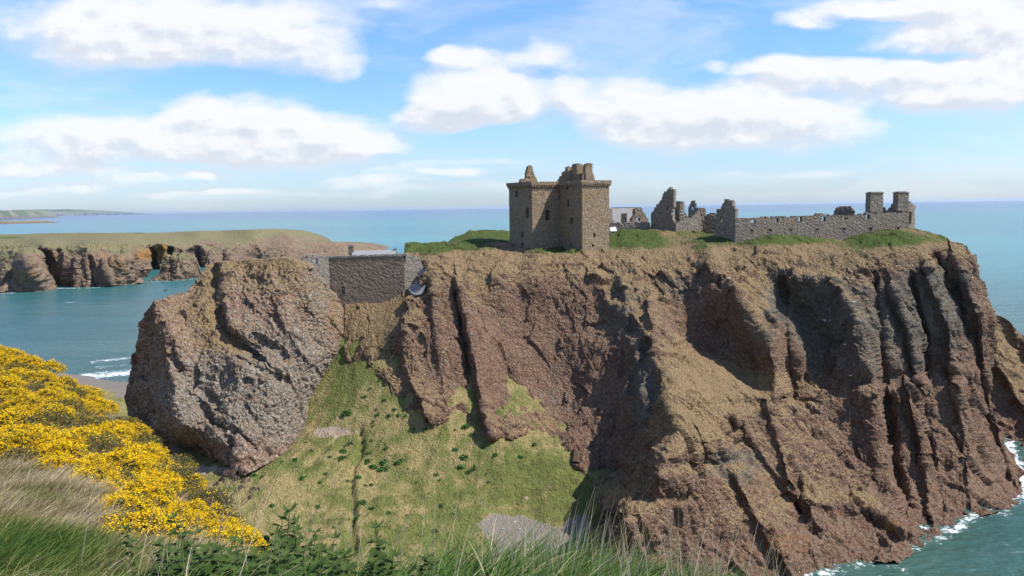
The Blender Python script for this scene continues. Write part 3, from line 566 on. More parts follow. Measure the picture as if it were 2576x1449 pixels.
surf('far_bay_water', -520, -150, 540, 800, 300, [([(-20,738),(40,735)],3,3,.9),([(130,726),(240,724),(352,712)],1.8,1.6,.62),([(380,708),(440,708),(500,699)],1.5,1.5,.5)], .01)
surf('point_water', -230, -100, 950, 1150, 200, [([(930,628),(962,634),(985,637)],3,4,.9),([(940,640),(1000,640)],3,3,.5)], .02)
# ------------------------------------------------------------ masonry
def stone_mat(name, A, B, dark, lich=None, scale=1., light=None, bump=1.):
    m, t = newmat(name)
    P = t.new('ShaderNodeTexCoord').outputs['Object']
    warp = t.vm('ADD', P, t.vm('MULTIPLY', t.vm('SUBTRACT', t.noise(P, 1.3, 3, .5, out=1), (.5, .5, .5)), (.5, .5, .16)))
    sq = t.map(warp, (1, 1, 2.3))
    vc = t.new('ShaderNodeSeparateColor', {0: t.new('ShaderNodeTexVoronoi', {'Vector': sq, 'Scale': 2.7*scale}).outputs[1]})
    ed = t.new('ShaderNodeTexVoronoi', {'Vector': sq, 'Scale': 2.7*scale}, feature='DISTANCE_TO_EDGE').outputs[0]
    n1 = t.noise(P, .28, 5, .6); n2 = t.noise(P, 1.1, 4, .6); n3 = t.noise(P, 7., 4, .6); n4 = t.noise(t.map(P, (1, 1, .25)), .9, 4, .6)
    c = t.mix(t.ramp(n1, .38, .62), A, B)
    c = t.mix(t.ramp(vc.outputs[0], .1, .95), t.mix(1., c, (.62, .6, .6), 'MULTIPLY'), c)
    c = t.mix(t.ramp(vc.outputs[1], .86, .98, 0., .5), c, light or tuple(min(.8, x*1.7+.03) for x in A))
    c = t.mix(t.ramp(vc.outputs[2], .82, .97, 0., .7), c, dark)
    c = t.mix(t.ramp(n4, .52, .72, 0., .5), c, dark)
    c = t.mix(t.ramp(n3, .6, .4, 0., .35), c, tuple(x*.5 for x in A))
    c = t.mix(t.ramp(ed, .05, .0, 0., .55), c, tuple(x*.35 for x in A))
    if lich: c = t.mix(t.ramp(t.m('ADD', t.m('MULTIPLY', n2, .6), t.m('MULTIPLY', n1, .5)), .58, .74, 0., .75), c, lich)
    h = t.m('ADD', t.m('MULTIPLY', t.ramp(ed, 0, .16), .9), t.m('MULTIPLY', n3, .7)); h = t.m('ADD', h, t.m('MULTIPLY', vc.outputs[0], .6))
    finish(t, c, .92, h, .10*bump, .9, .12)
    return m
M_keep = stone_mat('keep masonry', (.41, .315, .215), (.37, .27, .185), (.22, .165, .12), (.38, .29, .08))
M_keeplt = stone_mat('dressed pale stone', (.42, .36, .29), (.38, .31, .25), (.22, .17, .14))
M_ruin = stone_mat('grey ruin masonry', (.38, .325, .265), (.40, .33, .25), (.20, .165, .135), (.34, .25, .12))
M_gate = stone_mat('gatehouse masonry', (.36, .275, .21), (.40, .31, .235), (.23, .17, .13), None, 1.3)
M_gatelt = stone_mat('weathered pale rubble', (.43, .385, .325), (.47, .42, .355), (.22, .19, .16), (.38, .28, .11), 1.2, bump=1.5)
M_cope = stone_mat('pale coping stones', (.50, .47, .42), (.44, .40, .35), (.2, .17, .15), (.35, .25, .1), 1.6, bump=1.6)
m, t = newmat('painted niche shade'); P_ = t.new('ShaderNodeTexCoord').outputs['Object']; finish(t, t.mix(t.noise(P_, 3.), (.03, .024, .02), (.07, .055, .045)), .95); M_nicheshade = m
m, t = newmat('stone slates'); P_ = t.new('ShaderNodeTexCoord').outputs['Object']
c = t.mix(t.ramp(t.noise(P_, .35, 4, .6), .52, .66), t.mix(t.noise(P_, 3., 5, .7), (.26, .245, .23), (.42, .40, .375)), (.42, .20, .10)); finish(t, c, .85, t.noise(P_, 5., 4, .7), .08); M_slate = m
m, t = newmat('grey slates'); P_ = t.new('ShaderNodeTexCoord').outputs['Object']; finish(t, t.mix(t.noise(P_, 2., 5, .7), (.22, .215, .215), (.32, .31, .305)), .7, t.m('FRACT', t.m('MULTIPLY', t.new('ShaderNodeSeparateXYZ', {0: P_}).outputs[2], 4.)), .03); M_gslate = m

class Vox:
    """solid masonry built from small blocks: x along, y into the depth, z up; parts of it can be cut away"""
    def __init__(s, org, ang, size, cell, z0):
        s.o = np.array(org, float); s.o[2] = z0; s.a = ang; s.c = np.array(cell if hasattr(cell, '__len__') else (cell,)*3, float)
        s.n = np.maximum(1, np.ceil(np.array(size)/s.c)).astype(int); s.lo = np.zeros(3); s.occ = np.zeros(s.n, bool)
        s.ex = np.array([math.cos(ang), math.sin(ang), 0]); s.ey = np.array([-math.sin(ang), math.cos(ang), 0])
    def shift(s, x, y): s.lo = np.array([x, y, 0.]); return s
    def cen(s):
        return np.meshgrid(*[s.lo[k]+(np.arange(s.n[k])+.5)*s.c[k] for k in range(3)], indexing='ij')
    def box(s, x0, x1, y0, y1, z0, z1, v=True):
        X, Y, Z = s.cen(); z0 -= s.o[2]; z1 -= s.o[2]
        s.occ[(X > x0) & (X < x1) & (Y > y0) & (Y < y1) & (Z > z0) & (Z < z1)] = v; return s
    def local(s, px, py, plane='y', val=0.):
        d = D(px, py); e = np.array([0, 0, EYE]); n = s.ey if plane == 'y' else s.ex
        t_ = (val-(e-s.o)@n)/(d@n); q = e+d*t_-s.o
        return q@s.ex, q@s.ey, q[2]+s.o[2]
    def poly(s, pts, y0, y1, v=True, jit=.12):
        """outline given in photograph units on the plane y=y0, filled to y1"""
        L = [s.local(x, y, 'y', y0) for x, y in pts]; xs = np.array([l[0] for l in L]); zs = np.array([l[2] for l in L])-s.o[2]
        X, Y, Z = s.cen(); rj = np.random.RandomState(5)
        x2 = X[:, 0, :]+rj.uniform(-jit, jit, X[:, 0, :].shape)*0; z2 = Z[:, 0, :]+rj.uniform(-jit, jit, Z[:, 0, :].shape)
        ins = np.zeros(x2.shape, bool); j = len(xs)-1
        for i in range(len(xs)):
            c_ = ((zs[i] > z2) != (zs[j] > z2)) & (x2 < (xs[j]-xs[i])*(z2-zs[i])/(zs[j]-zs[i]+1e-12)+xs[i]); ins ^= c_; j = i
        s.occ[ins[:, None, :] & (Y > y0) & (Y < y1)] = v; return s
    def cut(s, px, py, w_, h_, plane='y', val=0., depth=1., sgn=1):
        a = s.local(px-w_/2, py+h_/2, plane, val); b = s.local(px+w_/2, py-h_/2, plane, val); e = .02
        z0, z1 = sorted((a[2], b[2]))
        if plane == 'y': s.box(min(a[0], b[0]), max(a[0], b[0]), *sorted((val-e, val+sgn*depth)), z0, z1, False); return (min(a[0], b[0]), max(a[0], b[0]), z0, z1)
        s.box(*sorted((val-e, val+sgn*depth)), min(a[1], b[1]), max(a[1], b[1]), z0, z1, False); return (min(a[1], b[1]), max(a[1], b[1]), z0, z1)
    def rough(s, prob=.25, top=True):
        """knock some of the topmost stones off"""
        rj = np.random.RandomState(11); h = s.occ.any(2); tz = s.n[2]-1-np.argmax(s.occ[:, :, ::-1], 2)
        for i, j in zip(*np.nonzero(h)):
            if rj.rand() < prob: s.occ[i, j, tz[i, j]] = False
        return s
    def emit(s, name, mat, root=None, jitter=.05, cut_at=None, **kw):
        n = s.n; occ = np.zeros(n+2, bool); occ[1:-1, 1:-1, 1:-1] = s.occ
        idx = lambda i, j, k: (i*(n[1]+1)+j)*(n[2]+1)+k
        fs = []
        for ax in range(3):
            a = occ; b = np.roll(occ, -1, ax)
            for sgn, mk_ in ((1, a & ~b), (-1, ~a & b)):
                I = np.argwhere(mk_)
                if not len(I): continue
                q = I-1; q[:, ax] += 1
                o1, o2 = [(1, 2), (2, 0), (0, 1)][ax]
                u1 = np.zeros(3, int); u1[o1] = 1; u2 = np.zeros(3, int); u2[o2] = 1
                cs = [q, q+u1, q+u1+u2, q+u2]
                if sgn < 0: cs = cs[::-1]
                fs.append(np.stack([idx(c[:, 0], c[:, 1], c[:, 2]) for c in cs], 1))
        F = np.concatenate(fs); uq, inv = np.unique(F, return_inverse=True); F = inv.reshape(-1, 4)
        k = uq % (n[2]+1); j = (uq//(n[2]+1)) % (n[1]+1); i = uq//((n[2]+1)*(n[1]+1))
        V = np.stack([i, j, k], 1)*s.c+s.lo
        rj = np.random.RandomState(len(uq) % 9973); V = V+rj.uniform(-1, 1, V.shape)*jitter*np.array([1, 1, .8])
        Wd = s.o+V[:, :1]*s.ex+V[:, 1:2]*s.ey+np.array([0, 0, 1.])*V[:, 2:]
        if root is not None: Wd = Wd-np.array(root.location)
        return tag(mesh_obj(name, Wd, F, mat, root), **kw)
    def child_box(s, name, mat, root, bs, jitter=.015):
        """small dressed pieces: list of (x0,x1,y0,y1,z0,z1) local, z absolute"""
        V = []; F = []
        for (x0, x1, y0, y1, z0, z1) in bs:
            b = len(V)
            for z in (z0, z1):
                for (x, y) in ((x0, y0), (x1, y0), (x1, y1), (x0, y1)):
                    V.append(s.o*np.array([1, 1, 0])+x*s.ex+y*s.ey+np.array([0, 0, z])-np.array(root.location)+np.random.uniform(-jitter, jitter, 3))
            F += [(b, b+3, b+2, b+1), (b+4, b+5, b+6, b+7), (b, b+1, b+5, b+4), (b+1, b+2, b+6, b+5), (b+2, b+3, b+7, b+6), (b+3, b, b+4, b+7)]
        return mesh_obj(name, V, F, mat, root)

# ---- keep: main block with a wing towards the viewer
c1 = PT(1340, 633, 176.); ANG = math.radians(30)
kz0 = 41.; eave = float(PT(1340, 459.5, 176.)[2])
root = empty('tower_house', (c1[0], c1[1], c1[2]), 'tall L-shaped roofless stone keep with broken gables standing at the cliff edge', 'castle tower')
V = Vox(c1, ANG, (15.3, 19.6, eave-kz0), (.3, .3, .3), kz0).shift(0, -9)
V.box(0, 15.1, 0, 10.4, 0, 99).box(7.5, 15.1, -8.9, 10, 0, 99)
wins = []
def kw(x, y, w_, h_, plane, val, sg=1, fr=True): wins.append((plane, val, fr)+V.cut(x, y, w_*1.2+.6, h_*1.12, plane, val, 1.8, sg))
for (x, y, w_, h_, fr) in ((1299, 488, 4.5, 16, 1), (1326.8, 535.7, 6, 23, 1), (1313.7, 590.6, 5, 12, 1), (1314, 616, 4, 10, 1), (1333.5, 495.5, 2.6, 6, 0)): kw(x, y, w_, h_, 'x', 0., 1, fr)
kw(1377.8, 541, 10, 23, 'y', 0.)
for (x, y) in ((1408, 497.5), (1406.5, 517)): kw(x, y, 3., 5., 'y', 0., 1, False)
for (x, y, w_, h_, fr) in ((1427, 471, 4.5, 9, 1), (1429.3, 510.5, 4, 17, 1), (1438, 555.5, 5.4, 14, 1), (1435.5, 619, 3, 10, 0), (1419.2, 518.8, 3, 5, 0), (1411.5, 548, 3, 5, 0)): kw(x, y, w_, h_, 'x', 7.5, 1, fr)
for (x, y, w_, h_, fr) in ((1494, 592, 5, 9, 1), (1492, 617.5, 2.6, 5, 0)): kw(x, y, w_, h_, 'y', -8.9, 1, fr)
V.rough(.25); V.emit('wall', M_keep, root, .035)
for (plane, val, fr, a0, a1, z0, z1) in wins:
    if not fr: continue
    t_, pr, wd = (.14, .05, .35); L = []
    for (p0, p1, q0, q1) in ((a0-.16, a0, z0-.05, z1+.2), (a1, a1+.16, z0-.05, z1+.2), (a0, a1, z1, z1+.2), (a0-.1, a1+.1, z0-.2, z0-.055)):
        L.append((p0, p1, val-pr, val+wd, q0, q1) if plane == 'y' else (val-pr, val+wd, p0, p1, q0, q1))
    V.child_box('window_surround', M_keeplt, root, L)
# parapet walk on small corbels
Lc = []; Lp = []
def run(x0, y0, x1, y1, ox, oy):
    n = int(math.hypot(x1-x0, y1-y0)/.62)
    for i in range(n+1):
        x = x0+(x1-x0)*i/n; y = y0+(y1-y0)*i/n
        Lc.append((x-.14+min(ox, 0)*.32, x+.14+max(ox, 0)*.32, y-.14+min(oy, 0)*.32, y+.14+max(oy, 0)*.32, eave-1.0, eave-.5))
for a in ((0, 0, 7.4, 0, 0, -1), (0, 0, 0, 10.3, -1, 0), (7.5, -8.9, 15.1, -8.9, 0, -1), (7.5, -8.9, 7.5, -.3, -1, 0), (15.1, -8.9, 15.1, 10.4, 1, 0)): run(*a)
V.child_box('corbels', M_keep, root, Lc, .03)
Vp = Vox(c1, ANG, (16.2, 20.4, 1.6), (.27, .27, .25), eave-.5).shift(-.45, -9.35)
Vp.box(-.45, 15.55, -.45, 10.85, 0, eave+.28).box(7.05, 15.55, -9.35, 10, 0, eave+.28)
Vp.box(.2, 14.9, .2, 10.2, 0, 99, False).box(7.7, 14.9, -8.7, 10, 0, 99, False)
for _ in range(70):
    x, y, l_ = random.uniform(-.5, 15), random.uniform(-9.3, 10.5), random.uniform(.3, 1.6); Vp.box(x, x+l_, y, y+l_, eave+random.choice((-.02, .02, .2)), 99, False)
# projecting corner rounds
for (x, y) in ((0, 0), (7.5, -8.9), (15.1, -8.9), (0, 10.4)):
    Vp.box(x-.45, x+.45, y-.45, y+.45, 0, eave+.3)
Vp.emit('parapet', M_keep, root, .05)
def bits(name, y0, y1, pts, mat, root, org, ang, size, cell, z0, holes=(), sh=(0, 0), rough=.3, jit=.05, **kw_):
    Vv = Vox(org, ang, size, cell, z0).shift(*sh); Vv.poly(pts, y0, y1)
    for hh in holes: Vv.cut(*hh)
    if rough: Vv.rough(rough)
    Vv.emit(name, mat, root, jit, **kw_); return Vv
eb = eave-.6
# left gable stump, right gable with its chimneys
bits('gable', 4., 4.9, [(1309.5,462),(1311,452),(1324,450),(1325,441),(1326,432),(1328,424),(1329,419),(1333,416.5),(1339.5,417),(1341,428),(1345,441),(1350,450),(1354,458),(1354,466),(1309,468)], M_keep, root, c1, ANG, (10, 1.2, 7), (.22, .3, .2), eb, [(1331, 446, 3, 6, 'y', 4., 1.5)], (-4, 4.))
bits('gable', 1.6, 2.5, [(1406,466),(1410,456),(1418,449),(1421,440),(1426,430),(1427,420),(1440,419),(1441,424),(1447,421),(1452,416),(1453,440),(1453,466)], M_keep, root, c1, ANG, (12, 1.2, 8), (.22, .3, .2), eb, [], (4., 1.6))
bits('gable', -7.0, -6.1, [(1476,462),(1474,440),(1472,427),(1474,415),(1480,409.5),(1492.5,411),(1489,418),(1492,421),(1490,430),(1494,440),(1496,450),(1497,466),(1470,466)], M_keep, root, c1, ANG, (12, 1.2, 8), (.22, .3, .2), eb, [], (7., -7.0))
Vc = Vox(c1, ANG, (12, 2.2, 8), (.25, .25, .2), eb).shift(5., -4.9); Vc.poly([(1452,414),(1454,412.5),(1469,414.5),(1471,416),(1471,466),(1451,466)], -4.9, -2.9); Vc.emit('chimney', M_keep, root, .03)
Vc = Vox(c1, ANG, (12, 5.2, 8), (.3, .3, .22), eb).shift(4., -2.8); Vc.poly([(1418,466),(1424,452),(1432,442),(1437,432),(1444,428),(1452,426),(1456,466)], -2.8, 1.2); Vc.rough(.5); Vc.emit('rubble_gable', M_keep, root, .06)

# ---- generic ruin from an outline on a vertical plane
def ruin(name, label, cat, p0, Y0, ang, pts, thick, mat=None, cell=(.3, .3, .25), holes=(), down=6., group=None, parts=(), rough=.3, jit=.05, cope=None):
    o = PT(p0[0], p0[1], Y0); xs = []; zs = []
    probe = Vox(o, R(ang), (1, 1, 1), 1, 0.)
    for q in pts:
        l = probe.local(q[0], q[1]); xs.append(l[0]); zs.append(l[2])
    z0 = min(zs)-down; rt = empty(name, tuple(o), label, cat, group)
    Vv = Vox(o, R(ang), (max(xs)-min(xs)+.6, thick, max(zs)-z0+.5), cell, z0).shift(min(xs)-.3, 0)
    bot = [q for q in pts]
    Vv.poly(pts, 0, thick)
    # carry the wall down into the ground
    for i in range(Vv.n[0]):
        for j in range(Vv.n[1]):
            col = Vv.occ[i, j]
            if col.any(): col[:np.argmax(col)] = True
    hs = []
    for hh in holes: hs.append(Vv.cut(hh[0], hh[1], hh[2], hh[3], 'y', 0., hh[4] if len(hh) > 4 else 2.))
    if rough: Vv.rough(rough)
    Vv.emit('wall', mat or M_ruin, rt, jit)
    return Vv, rt, hs
# wall above the ravine (gatehouse curtain)
Vg, rg_, hs = ruin('gatehouse_wall', 'high dark stone curtain wall closing the gap between the cliffs, with blocked arched window', 'castle wall', (829.5, 700), 160., -2.5,
    [(829.5,647.5),(860,645.5),(900,643.5),(950,643),(1000,642),(1018.5,641.5),(1018.5,716),(1000,724),(960,744),(930,755),(905,760),(870,766),(850,764),(838,752),(832,745)], 1.5, M_gate, (.42, .42, .32), down=3., rough=0, jit=.03)
# blocked niche: arch stones round a flush panel, its shaded depth painted dark
nx = Vg.local(863.6, 731); w2 = .42; zb = Vg.local(863, 740)[2]; zt = Vg.local(863, 724)[2]
fr = [(nx[0]-w2-.14, nx[0]-w2, -.05, .2, zb, zt), (nx[0]+w2, nx[0]+w2+.14, -.05, .2, zb, zt), (nx[0]-w2-.14, nx[0]+w2+.14, -.07, .2, zb-.15, zb-.003)]
for k in range(7):
    a = math.pi*(k+.5)/7; fr.append((nx[0]+math.cos(a)*.49-.10, nx[0]+math.cos(a)*.49+.10, -.05-.003*k, .2, zt+math.sin(a)*.49-.09, zt+math.sin(a)*.49+.09))
nich = Vg.child_box('blocked_window', M_gatelt, rg_, fr)
Vg.child_box('window_panel', M_nicheshade, nich, [(nx[0]-w2, nx[0]+w2, -.012, .1, zb, zt), (nx[0]-w2*.75, nx[0]+w2*.75, -.016, .1, zt, zt+w2*.75)], 0.).location = -Vector(rg_.location)
def coping(V_, root, x0, x1, zf, y0, y1, step=.42, name='coping'):
    L = []; x = x0
    while x < x1:
        l_ = random.uniform(.28, .6); z = zf(x); y = y0
        while y < y1: L.append((x, x+l_-.04, y+.03, min(y+.5, y1), z-.05, z+random.uniform(.12, .42))); y += .5
        x += l_
    V_.child_box(name, M_cope, root, L, .05)
za, zb_ = Vg.local(829.5, 647.5), Vg.local(1018.5, 641.5)
coping(Vg, rg_, za[0], zb_[0], lambda x: za[2]-.15+(zb_[2]-za[2])*(x-za[0])/(zb_[0]-za[0]), -.12, 1.6)
# lit return walls
Vl, rl, hs = ruin('rampart_wall', 'pale sunlit rubble wall with square loophole climbing onto the sea stack', 'castle wall', (831.5, 700), 160.1, 30.,
    [(831.5,646),(820,645.5),(808,646.5),(795,642),(787,640.5),(778,643),(770,645),(760,648),(750,651),(744,655),(752,664),(765,676),(780,690),(795,705),(812,725),(831.5,745)], 1.2, M_gatelt, (.3, .3, .26), [(794.8, 658, 6.5, 12)], down=4., rough=.35)
coping(Vl, rl, Vl.local(788, 641)[0], -.1, lambda x: Vl.local(829, 646.5)[2]-.1, -.05, 1.25)
Vr, rr, hs = ruin('return_wall', 'short pale stone return wall at the right end of the dark curtain wall', 'castle wall', (1018.6, 700), 159.5, 28.,
    [(1018.6,645),(1030,646),(1042,647),(1052,651),(1059,654),(1059,662),(1050,680),(1030,700),(1018.6,716)], 1.2, M_gatelt, (.3, .3, .26), down=4., rough=.35)
coping(Vr, rr, .1, Vr.local(1056, 650)[0], lambda x: Vr.local(1018.6, 646)[2]-.1+(Vr.local(1056, 652)[2]-Vr.local(1018.6, 646)[2])*x/Vr.local(1056, 652)[0], -.05, 1.25)
# lodge behind the wall
def prism(name, V_, mat, root, quads):
    """thick slabs given by 4 local corner points (x,y,zabs) and a thickness vector"""
    Vv = []; Ff = []
    for (cs, th) in quads:
        b = len(Vv)
        for dz in (0, 1):
            for (x, y, z) in cs: Vv.append(V_.o*np.array([1, 1, 0])+x*V_.ex+y*V_.ey+np.array([0, 0, z])+dz*np.array(th)-np.array(root.location))
        Ff += [(b, b+1, b+2, b+3), (b+7, b+6, b+5, b+4)]+[(b+i, b+4+i, b+4+(i+1) % 4, b+(i+1) % 4) for i in range(4)]
    return mesh_obj(name, Vv, Ff, mat, root)
o = PT(885, 643, 170.); rt = empty('gate_lodge', tuple(o), 'low grey slate roof with small chimneys peeping over the curtain wall', 'cottage')
VV = Vox(o, R(2.), (1, 1, 1), 1, 0.)
a = VV.local(885, 633); b_ = VV.local(992, 629.5); zr = a[2]; W_ = b_[0]
prism('roof', VV, M_gslate, rt, [([(-.2, -.4, zr-1.9), (W_+.2, -.4, zr-1.9), (W_+.2, 2.4, zr+.0), (-.2, 2.4, zr+.0)], (0, 0, .12)), ([(-.2, 5.2, zr-1.9), (W_+.2, 5.2, zr-1.9), (W_+.2, 2.45, zr), (-.2, 2.45, zr)], (0, 0, .12))])
Vw = Vox(o, R(2.), (W_, 4.8, 3.2), (.5, .5, .4), zr-5.2).shift(0, 0); Vw.box(0, W_, 0, 4.8, 0, 99); Vw.emit('wall', M_gate, rt, .02)
Vc = Vox(o, R(2.), (1.2, 1., 6), (.2, .2, .2), zr-4.2).shift(-1.05, 1.9); Vc.box(-9, 9, -9, 9, 0, Vc.local(880, 621)[2]); Vc.emit('chimney', M_ruin, rt, .02)
Vc.child_box('chimney_cap', M_cope, rt, [(-1.15, .2, 1.8, 3., Vc.local(880, 621)[2]+.05, Vc.local(880, 619)[2]+.05), (-.85, -.1, 2.1, 2.7, Vc.local(880, 619)[2]+.055, Vc.local(880, 618)[2]+.05)])
Vc = Vox(o, R(2.), (.5, .6, 4), (.2, .2, .2), zr-3.2).shift(W_-.4, 2.1); Vc.box(-99, 99, -9, 9, 0, Vc.local(992, 627)[2]); Vc.emit('chimney', M_ruin, rt, .02)
# low rubble walls on the left plateau
ruin('rubble_wall', 'low pale dry stone wall beside the green mound left of the keep', 'stone wall', (1105, 618), 186., -2., [(1108,616),(1120,613),(1150,612),(1190,611),(1225,613),(1225,624),(1170,620),(1108,622)], .8, M_cope, (.3, .3, .22), down=2., rough=.5, jit=.08)
ruin('retaining_wall', 'dark rubble wall running into the foot of the keep on its left', 'stone wall', (1222, 620), 181., 4., [(1216,617),(1225,611),(1250,609),(1286,610),(1286,636),(1250,630),(1230,625)], .8, M_gate, (.3, .3, .25), down=3., rough=.4, jit=.06)

# ---- ruins on the right of the keep
def q2(*L): return [(1520.6+x*.15377, 447.2+y*.15377) for x, y in L]
o = PT(1572, 575, 205.); rt = empty('chapel_ruin', tuple(o), 'small ruined cottage with lichened stone slab roof between the keep and tall gable', 'ruined cottage')
VV = Vox(o, R(-6), (1, 1, 1), 1, 0.)
A = VV.local(*q2((120, 500))[0]); B = VV.local(*q2((520, 497))[0]); zr = A[2]; zl = VV.local(*q2((120, 740))[0])[2]-1
y1 = 3.4
prism('roof', VV, M_slate, rt, [([(A[0], 0, zl), (B[0], 0, zl), (B[0]*1.02, y1, zr), (A[0]*1.02, y1, zr)], (0, .2, .2)), ([(A[0], 7.4, zl), (B[0], 7.4, zl), (B[0]*1.02, y1+.22, zr), (A[0]*1.02, y1+.22, zr)], (0, -.2, .2))])
VW = Vox(o, R(-6), (16, 7.2, 9), (.4, .4, .4), zl-5).shift(A[0], .1); VW.box(-99, 99, .1, 7.3, 0, zl); VW.emit('wall', M_ruin, rt, .03)
bits('chimney', -.6, .6, q2((280,740),(280,590),(300,585),(360,590),(360,740)), M_gate, rt, o, R(-6), (12, 1.3, 8), (.25, .3, .25), zl-1.5, [], (-6, -.6), 0, .02)
ruin('broken_gable', 'broken dark triangular gable at the right end of the slab roofed cottage', 'ruined gable', (1602, 575), 200., 28., q2((415,745),(440,690),(490,600),(500,500),(520,492),(600,492),(640,540),(660,590),(720,680),(735,745)), .9, M_gate, (.3, .3, .22), [(q2((555,685))[0][0], q2((555,685))[0][1], 8, 8)], down=2., rough=.5, jit=.08)
ruin('side_gable', 'dark sloping gable stump just right of the keep', 'ruined gable', (1534, 560), 196., 34., q2((40,760),(40,500),(120,505),(122,640),(155,720),(155,760)), .9, M_ruin, (.3, .3, .22), down=2.)
ruin('field_wall', 'low rubble wall at the foot of the ruined cottage right of the keep', 'stone wall', (1585, 575), 192., 0., q2((40,735),(200,738),(420,730),(560,728),(700,722),(755,726),(755,830),(400,845),(40,830)), .8, M_gatelt, (.3, .3, .22), down=2.5, rough=.45, jit=.08)
ruin('tall_gable', 'tallest ruined gable right of the keep, dark face with jagged pointed top', 'ruined gable', (1665, 575), 190., -40., q2((762,835),(760,570),(790,565),(820,490),(880,415),(940,350),(945,290),(965,235),(1010,225),(1030,185),(1068,158),(1095,180),(1145,188),(1130,240),(1128,300),(1135,400),(1130,460),(1118,530),(1100,560),(1110,640),(1120,700),(1140,730),(1165,740),(1165,860)), 1.1, M_ruin, (.3, .3, .26), [(q2((1050,490))[0][0], q2((1050,490))[0][1], 5, 9)], down=3., rough=.35, jit=.06)
ruin('sunlit_wall', 'low sunlit wall rising to the right in front of the ruined chimney stub', 'ruined wall', (1701, 575), 186.6, 24., q2((1170,860),(1170,745),(1200,720),(1260,680),(1300,660),(1380,650),(1440,625),(1500,585),(1520,550),(1575,545),(1577,850)), 1., M_ruin, (.3, .3, .26), down=3., rough=.35, jit=.05)
ruin('chimney_stub', 'square ruined chimney stub behind the tall pointed gable', 'ruined chimney', (1705, 560), 193., -30., q2((1150,700),(1150,385),(1265,385),(1275,400),(1275,700)), 1.6, M_ruin, (.3, .3, .26), down=3., rough=.2, jit=.04)
ruin('collapsed_wall', 'collapsed wall sloping down to the right of the ruined chimney stub', 'ruined wall', (1722, 570), 191., 20., q2((1230,700),(1235,420),(1290,400),(1292,460),(1280,510),(1310,550),(1340,580),(1370,650),(1375,700)), .9, M_gatelt, (.3, .3, .26), down=3., rough=.6, jit=.1)
ruin('peaked_gable', 'small peaked gable fragment with one window in the middle of the ruins', 'ruined gable', (1743, 570), 205., -14., q2((1375,690),(1373,465),(1385,470),(1400,440),(1415,395),(1430,375),(1480,372),(1495,400),(1505,450),(1520,490),(1560,495),(1590,500),(1590,690)), .9, M_ruin, (.3, .3, .24), [(q2((1445,495))[0][0], q2((1445,495))[0][1], 3.4, 6)], down=3., rough=.35, jit=.06)
ruin('broken_wall', 'broken reddish wall end between the peaked gable and the long range', 'ruined wall', (1768, 570), 200., 18., q2((1510,640),(1510,500),(1560,490),(1640,487),(1655,490),(1665,560),(1660,700),(1580,830),(1510,830)), 1., M_gate, (.3, .3, .26), down=3., rough=.5, jit=.08)
ruin('courtyard_wall', 'rounded pink rubble wall mound in shade left of the long range', 'ruined wall', (1790, 575), 196., -8., q2((1620,815),(1640,640),(1680,590),(1720,570),(1780,575),(1850,585),(1862,640),(1862,820)), 1.2, M_gate, (.3, .3, .26), down=4., rough=.6, jit=.09)
ruin('wall_stub', 'small square wall stub behind the gable of the long range', 'ruined wall', (1808, 560), 192., -20., q2((1832,640),(1832,520),(1850,508),(1910,510),(1912,640)), 1., M_gate, (.3, .3, .26), down=4., rough=.3, jit=.06)
ruin('range_gable', 'weathered gable end of the long range with a gap for a window', 'ruined gable', (1850.3, 600), 173.4, -57., q2((1805,830),(1808,660),(1860,620),(1900,560),(1910,450),(1920,430),(1950,385),(1960,350),(2010,350),(2075,370),(2090,400),(2090,440),(2120,480),(2140,540),(2148,620),(2150,700),(2138,1060),(2000,960),(1900,870)), 1., M_ruin, (.3, .3, .26), [(q2((1912,670))[0][0], q2((1912,670))[0][1], 5, 14)], down=4., rough=.35, jit=.05)
# long range
def q3(*L): return [(1788.9+x*.20834, 460+y*.20834) for x, y in L]
low = [(495,577,32,26),(714,574,40,38),(968,569,22,26),(1281,565,30,26),(1604,558,32,34),(1930,558,32,44),(2256,556,32,48)]
up = [(510,466,52,36),(798,450,36,46),(1083,440,44,56),(1358,436,44,48),(1630,432,52,34),(1898,412,46,60)]
H_ = [(q3((x, y))[0][0], q3((x, y))[0][1], w_*.20834, h_*.20834, .8) for (x, y, w_, h_) in low]
Hu = [(q3((x, y))[0][0], q3((x, y))[0][1], w_*.20834, h_*.20834, 2.) for (x, y, w_, h_) in up]
Vh, rh, hs = ruin('long_range_wall', 'long roofless grey stone range with a row of small square openings and two tall chimneys', 'ruined building', (1850.4, 600), 172.5, 8.,
  q3((296,745),(296,425),(420,430),(560,424),(700,410),(900,408),(935,420),(970,410),(1060,400),(1200,398),(1228,404),(1260,392),(1300,370),(1330,362),(1360,376),(1430,392),(1520,396),(1600,398),(1700,386),(1800,384),(1880,380),(1880,356),(1912,356),(1912,352),(2072,352),(2078,372),(2130,352),(2270,354),(2284,340),(2385,340),(2387,600),(1900,620),(1640,700),(1450,720),(800,690)), 1.1, M_ruin, (.3, .275, .26), H_+Hu, down=5., rough=.22, jit=.035)
for (x0, x1, z0, z1) in [hs[i] for i in range(7)]:
    Vh.child_box('window_surround', M_keeplt, rh, [(x0-.18, x0-.01, -.04, .3, z0, z1), (x1+.01, x1+.18, -.04, .3, z0, z1), (x0-.2, x1+.2, -.06, .3, z1+.005, z1+.17), (x0-.2, x1+.2, -.06, .3, z0-.15, z0-.005)])
